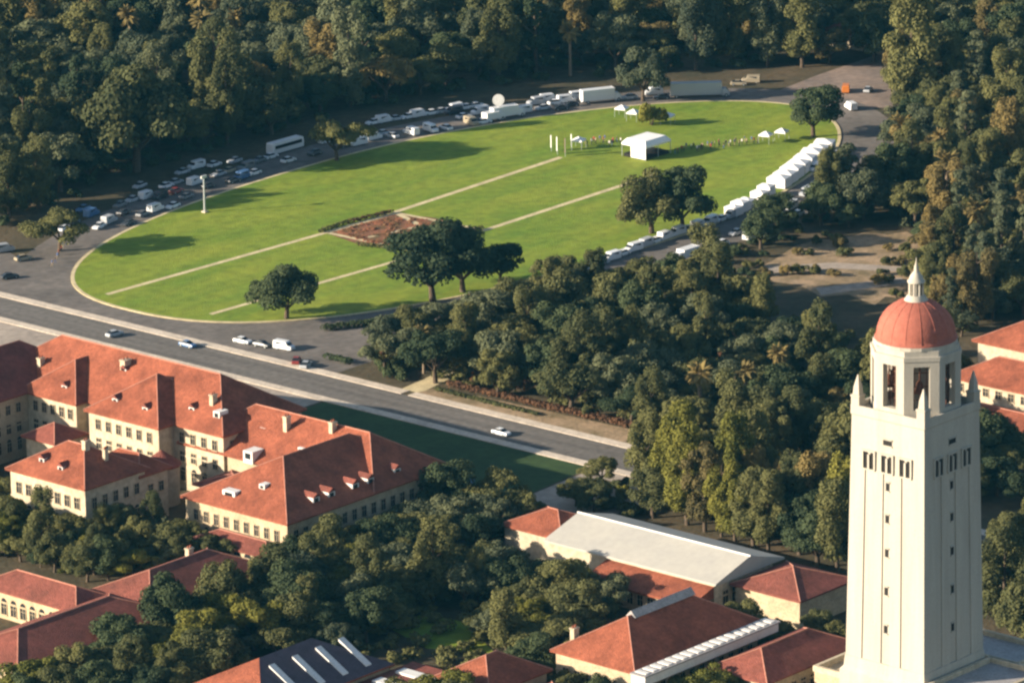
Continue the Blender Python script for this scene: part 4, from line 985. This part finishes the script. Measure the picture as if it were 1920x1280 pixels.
mb = MB(); mb.add([(-5, -4, 3.6), (5, -4, 3.6), (5, 4, 3.6), (-5, 4, 3.6), (-4.0, -3.0, 4.7), (4.0, -3.0, 4.7), (4.0, 3.0, 4.7), (-4.0, 3.0, 4.7), (-5, -4, 3.1), (5, -4, 3.1), (5, 4, 3.1), (-5, 4, 3.1)],
              [(4, 5, 6, 7), (0, 1, 5, 4), (1, 2, 6, 5), (2, 3, 7, 6), (3, 0, 4, 7), (8, 9, 1, 0), (9, 10, 2, 1), (10, 11, 3, 2), (11, 8, 0, 3)]); mb.build('canopy', MT['canvas'], m_)
for x in (-4.9, 0, 4.9):
    for y in (-3.9, 3.9): mb = MB(); mb.tube((x, y, 0), (x, y, 3.5), .09, .09, 6); mb.build('leg', MT['steel'], m_)
mb = MB(); mb.box(-4.6, 4.6, -3.6, 3.6, 0, .8); mb.build('stage', MT['dark'], m_)
mb = MB(); mb.box(-4.95, -4.85, -3.8, 1.0, .2, 3.1); mb.build('side_panel', MT['canvas'], m_)
for px, py, lb in ((1436, 268, 'white canopy tent at the right end of the crowd line'), (1466, 262, 'small white canopy tent beside the dark tree at the far end'), (1166, 218, 'white canopy on the grass below the big white truck'), (1188, 226, 'white canopy left of the yellow green shrub'), (1252, 232, 'white canopy right of the yellow green shrub'), (1085, 278, 'white canopy at the left end of the crowd')):
    tent(at(px, py, .16), .3, 3, 3, 2.3, lb, group='single white canopies on the lawn')
p = at(384, 398, .16); r = empty('floodlight_mast', p, 'tall pale light mast on the far left edge of the lawn', 'light mast')
mb = MB(); mb.tube((0, 0, 0), (0, 0, 8.6), .26, .16, 8); mb.build('pole', MT['steel'], r); mb = MB(); mb.box(-.9, .9, -.2, .2, 8.6, 9.3); mb.build('lamp_head', MT['lampglow'], r)
mb = MB(); mb.box(-.6, .6, -.6, .6, 0, .35); mb.build('base', MT['walk'], r)
BN = ('leftmost of the upright banners at the head of the lawn walk', 'second upright banner from the left at the head of the lawn walk', 'third upright banner from the left at the head of the lawn walk', 'rightmost of the upright banners at the head of the lawn walk')
for (px, py, h), lb in zip(((1034, 284, 4.2), (1045, 290, 4.6), (1060, 294, 4.8), (1072, 282, 4.2)), BN):
    r = empty('banner', at(px, py, .16), lb, 'banner', 'upright banners on the lawn', .9)
    mb = MB(); mb.tube((0, 0, 0), (0, 0, h), .06, .05, 6); mb.build('pole', MT['steel'], r); mb = MB(); mb.box(.06, 1.0, -.02, .02, .8, h - .1); mb.build('flag', MT['canvas'] if h < 4.7 else MT['bell'], r)

# ------------------------------------------------------------------ people
def person_mesh(pose, mats):
    js = [(0, 0, .95), (0, 0, 1.2), (0, .01, 1.42), (0, .02, 1.52), (0, .03, 1.62), (0, .02, 1.74),
          (.18, 0, 1.41), (-.18, 0, 1.41), (.25, pose[0] * .15, 1.13), (-.25, -pose[0] * .15, 1.13), (.24, .12 + pose[0] * .2, .88), (-.24, .12 - pose[0] * .1, .88),
          (.10, 0, .9), (-.10, 0, .9), (.11, pose[1] * .18, .48), (-.11, -pose[1] * .10, .48), (.11, pose[1] * .12, .07), (-.11, -pose[1] * .25, .07), (.11, pose[1] * .12 + .16, .04), (-.11, -pose[1] * .25 + .16, .04)]
    es = [(0, 1), (1, 2), (2, 3), (3, 4), (4, 5), (2, 6), (2, 7), (6, 8), (7, 9), (8, 10), (9, 11), (0, 12), (0, 13), (12, 14), (13, 15), (14, 16), (15, 17), (16, 18), (17, 19)]
    rad = [.14, .14, .15, .06, .1, .09, .07, .07, .05, .05, .04, .04, .1, .1, .07, .07, .05, .05, .045, .045]
    me = bpy.data.meshes.new('person_rig'); me.from_pydata(js, es, []); o = bpy.data.objects.new('person_rig', me); COL.objects.link(o)
    o.modifiers.new('skin', 'SKIN'); o.modifiers.new('sub', 'SUBSURF').levels = 1
    for i, q in enumerate(me.skin_vertices[0].data): q.radius = (rad[i], rad[i] * .8); q.use_root = (i == 0)
    dg = bpy.context.evaluated_depsgraph_get(); out = bpy.data.meshes.new_from_object(o.evaluated_get(dg)); bpy.data.objects.remove(o); bpy.data.meshes.remove(me)
    out.materials.clear()
    for m in mats: out.materials.append(m)
    for pl in out.polygons:
        z = pl.center.z; x = abs(pl.center.x)
        pl.material_index = 3 if z > 1.7 or (z > 1.6 and pl.center.y < .0) else (2 if z > 1.5 or (x > .19 and z < 1.12 and z > .8) else (1 if z > .92 else 0)); pl.use_smooth = True
    out.name = 'person'; return out
SKIN = mat('skin', (.36, .21, .14), .7); HAIR = mat('hair', (.035, .022, .015), .8)
CL = {k: mat('cloth_' + k, c, .9) for k, c in dict(white=(.6, .58, .55), black=(.03, .03, .035), blue=(.06, .10, .22), red=(.30, .04, .035), tan=(.32, .25, .16)).items()}
PM = [(person_mesh((.6, 1.0), [CL[b_], CL[a_], SKIN, HAIR]) if i % 2 else person_mesh((.1, .2), [CL[b_], CL[a_], SKIN, HAIR]), a_, b_) for i, (a_, b_) in enumerate((('white', 'black'), ('black', 'blue'), ('red', 'black'), ('blue', 'tan'), ('tan', 'black'), ('black', 'black')))]
pr = random.Random(21); plist = []
for k in range(14): plist.append((1092 + k * 5.4 + pr.uniform(-2, 2), 272 + pr.uniform(-7, 6), 'between the banners and the marquee'))
for k in range(30): t = k / 29; plist.append((1268 + t * 150 + pr.uniform(-3, 3), 286 - t * 19 + pr.uniform(-4, 4), 'in the line right of the marquee'))
for k in range(6): plist.append((98 + k * 4 + pr.uniform(-2, 2), 500 - k * 7, 'at the left tip of the lawn'))
cnt = {}
for x, y, ph in sorted(plist, key=lambda q: q[0]):
    me, a_, b_ = PM[pr.randrange(6)]; k = cnt.get((a_, b_, ph), 0); cnt[(a_, b_, ph)] = k + 1
    o = link('person', me); o.location = at(x, y, .16 if x > 130 else .02); o.rotation_euler = (0, 0, pr.random() * 6.283); o.scale = (pr.uniform(.95, 1.1),) * 3
    tag(o, f'{ORD[k] if k else "leftmost"} person in {a_} top, {b_} trousers{" from left" if k else ""}, {ph}', 'person', 'people on the oval')
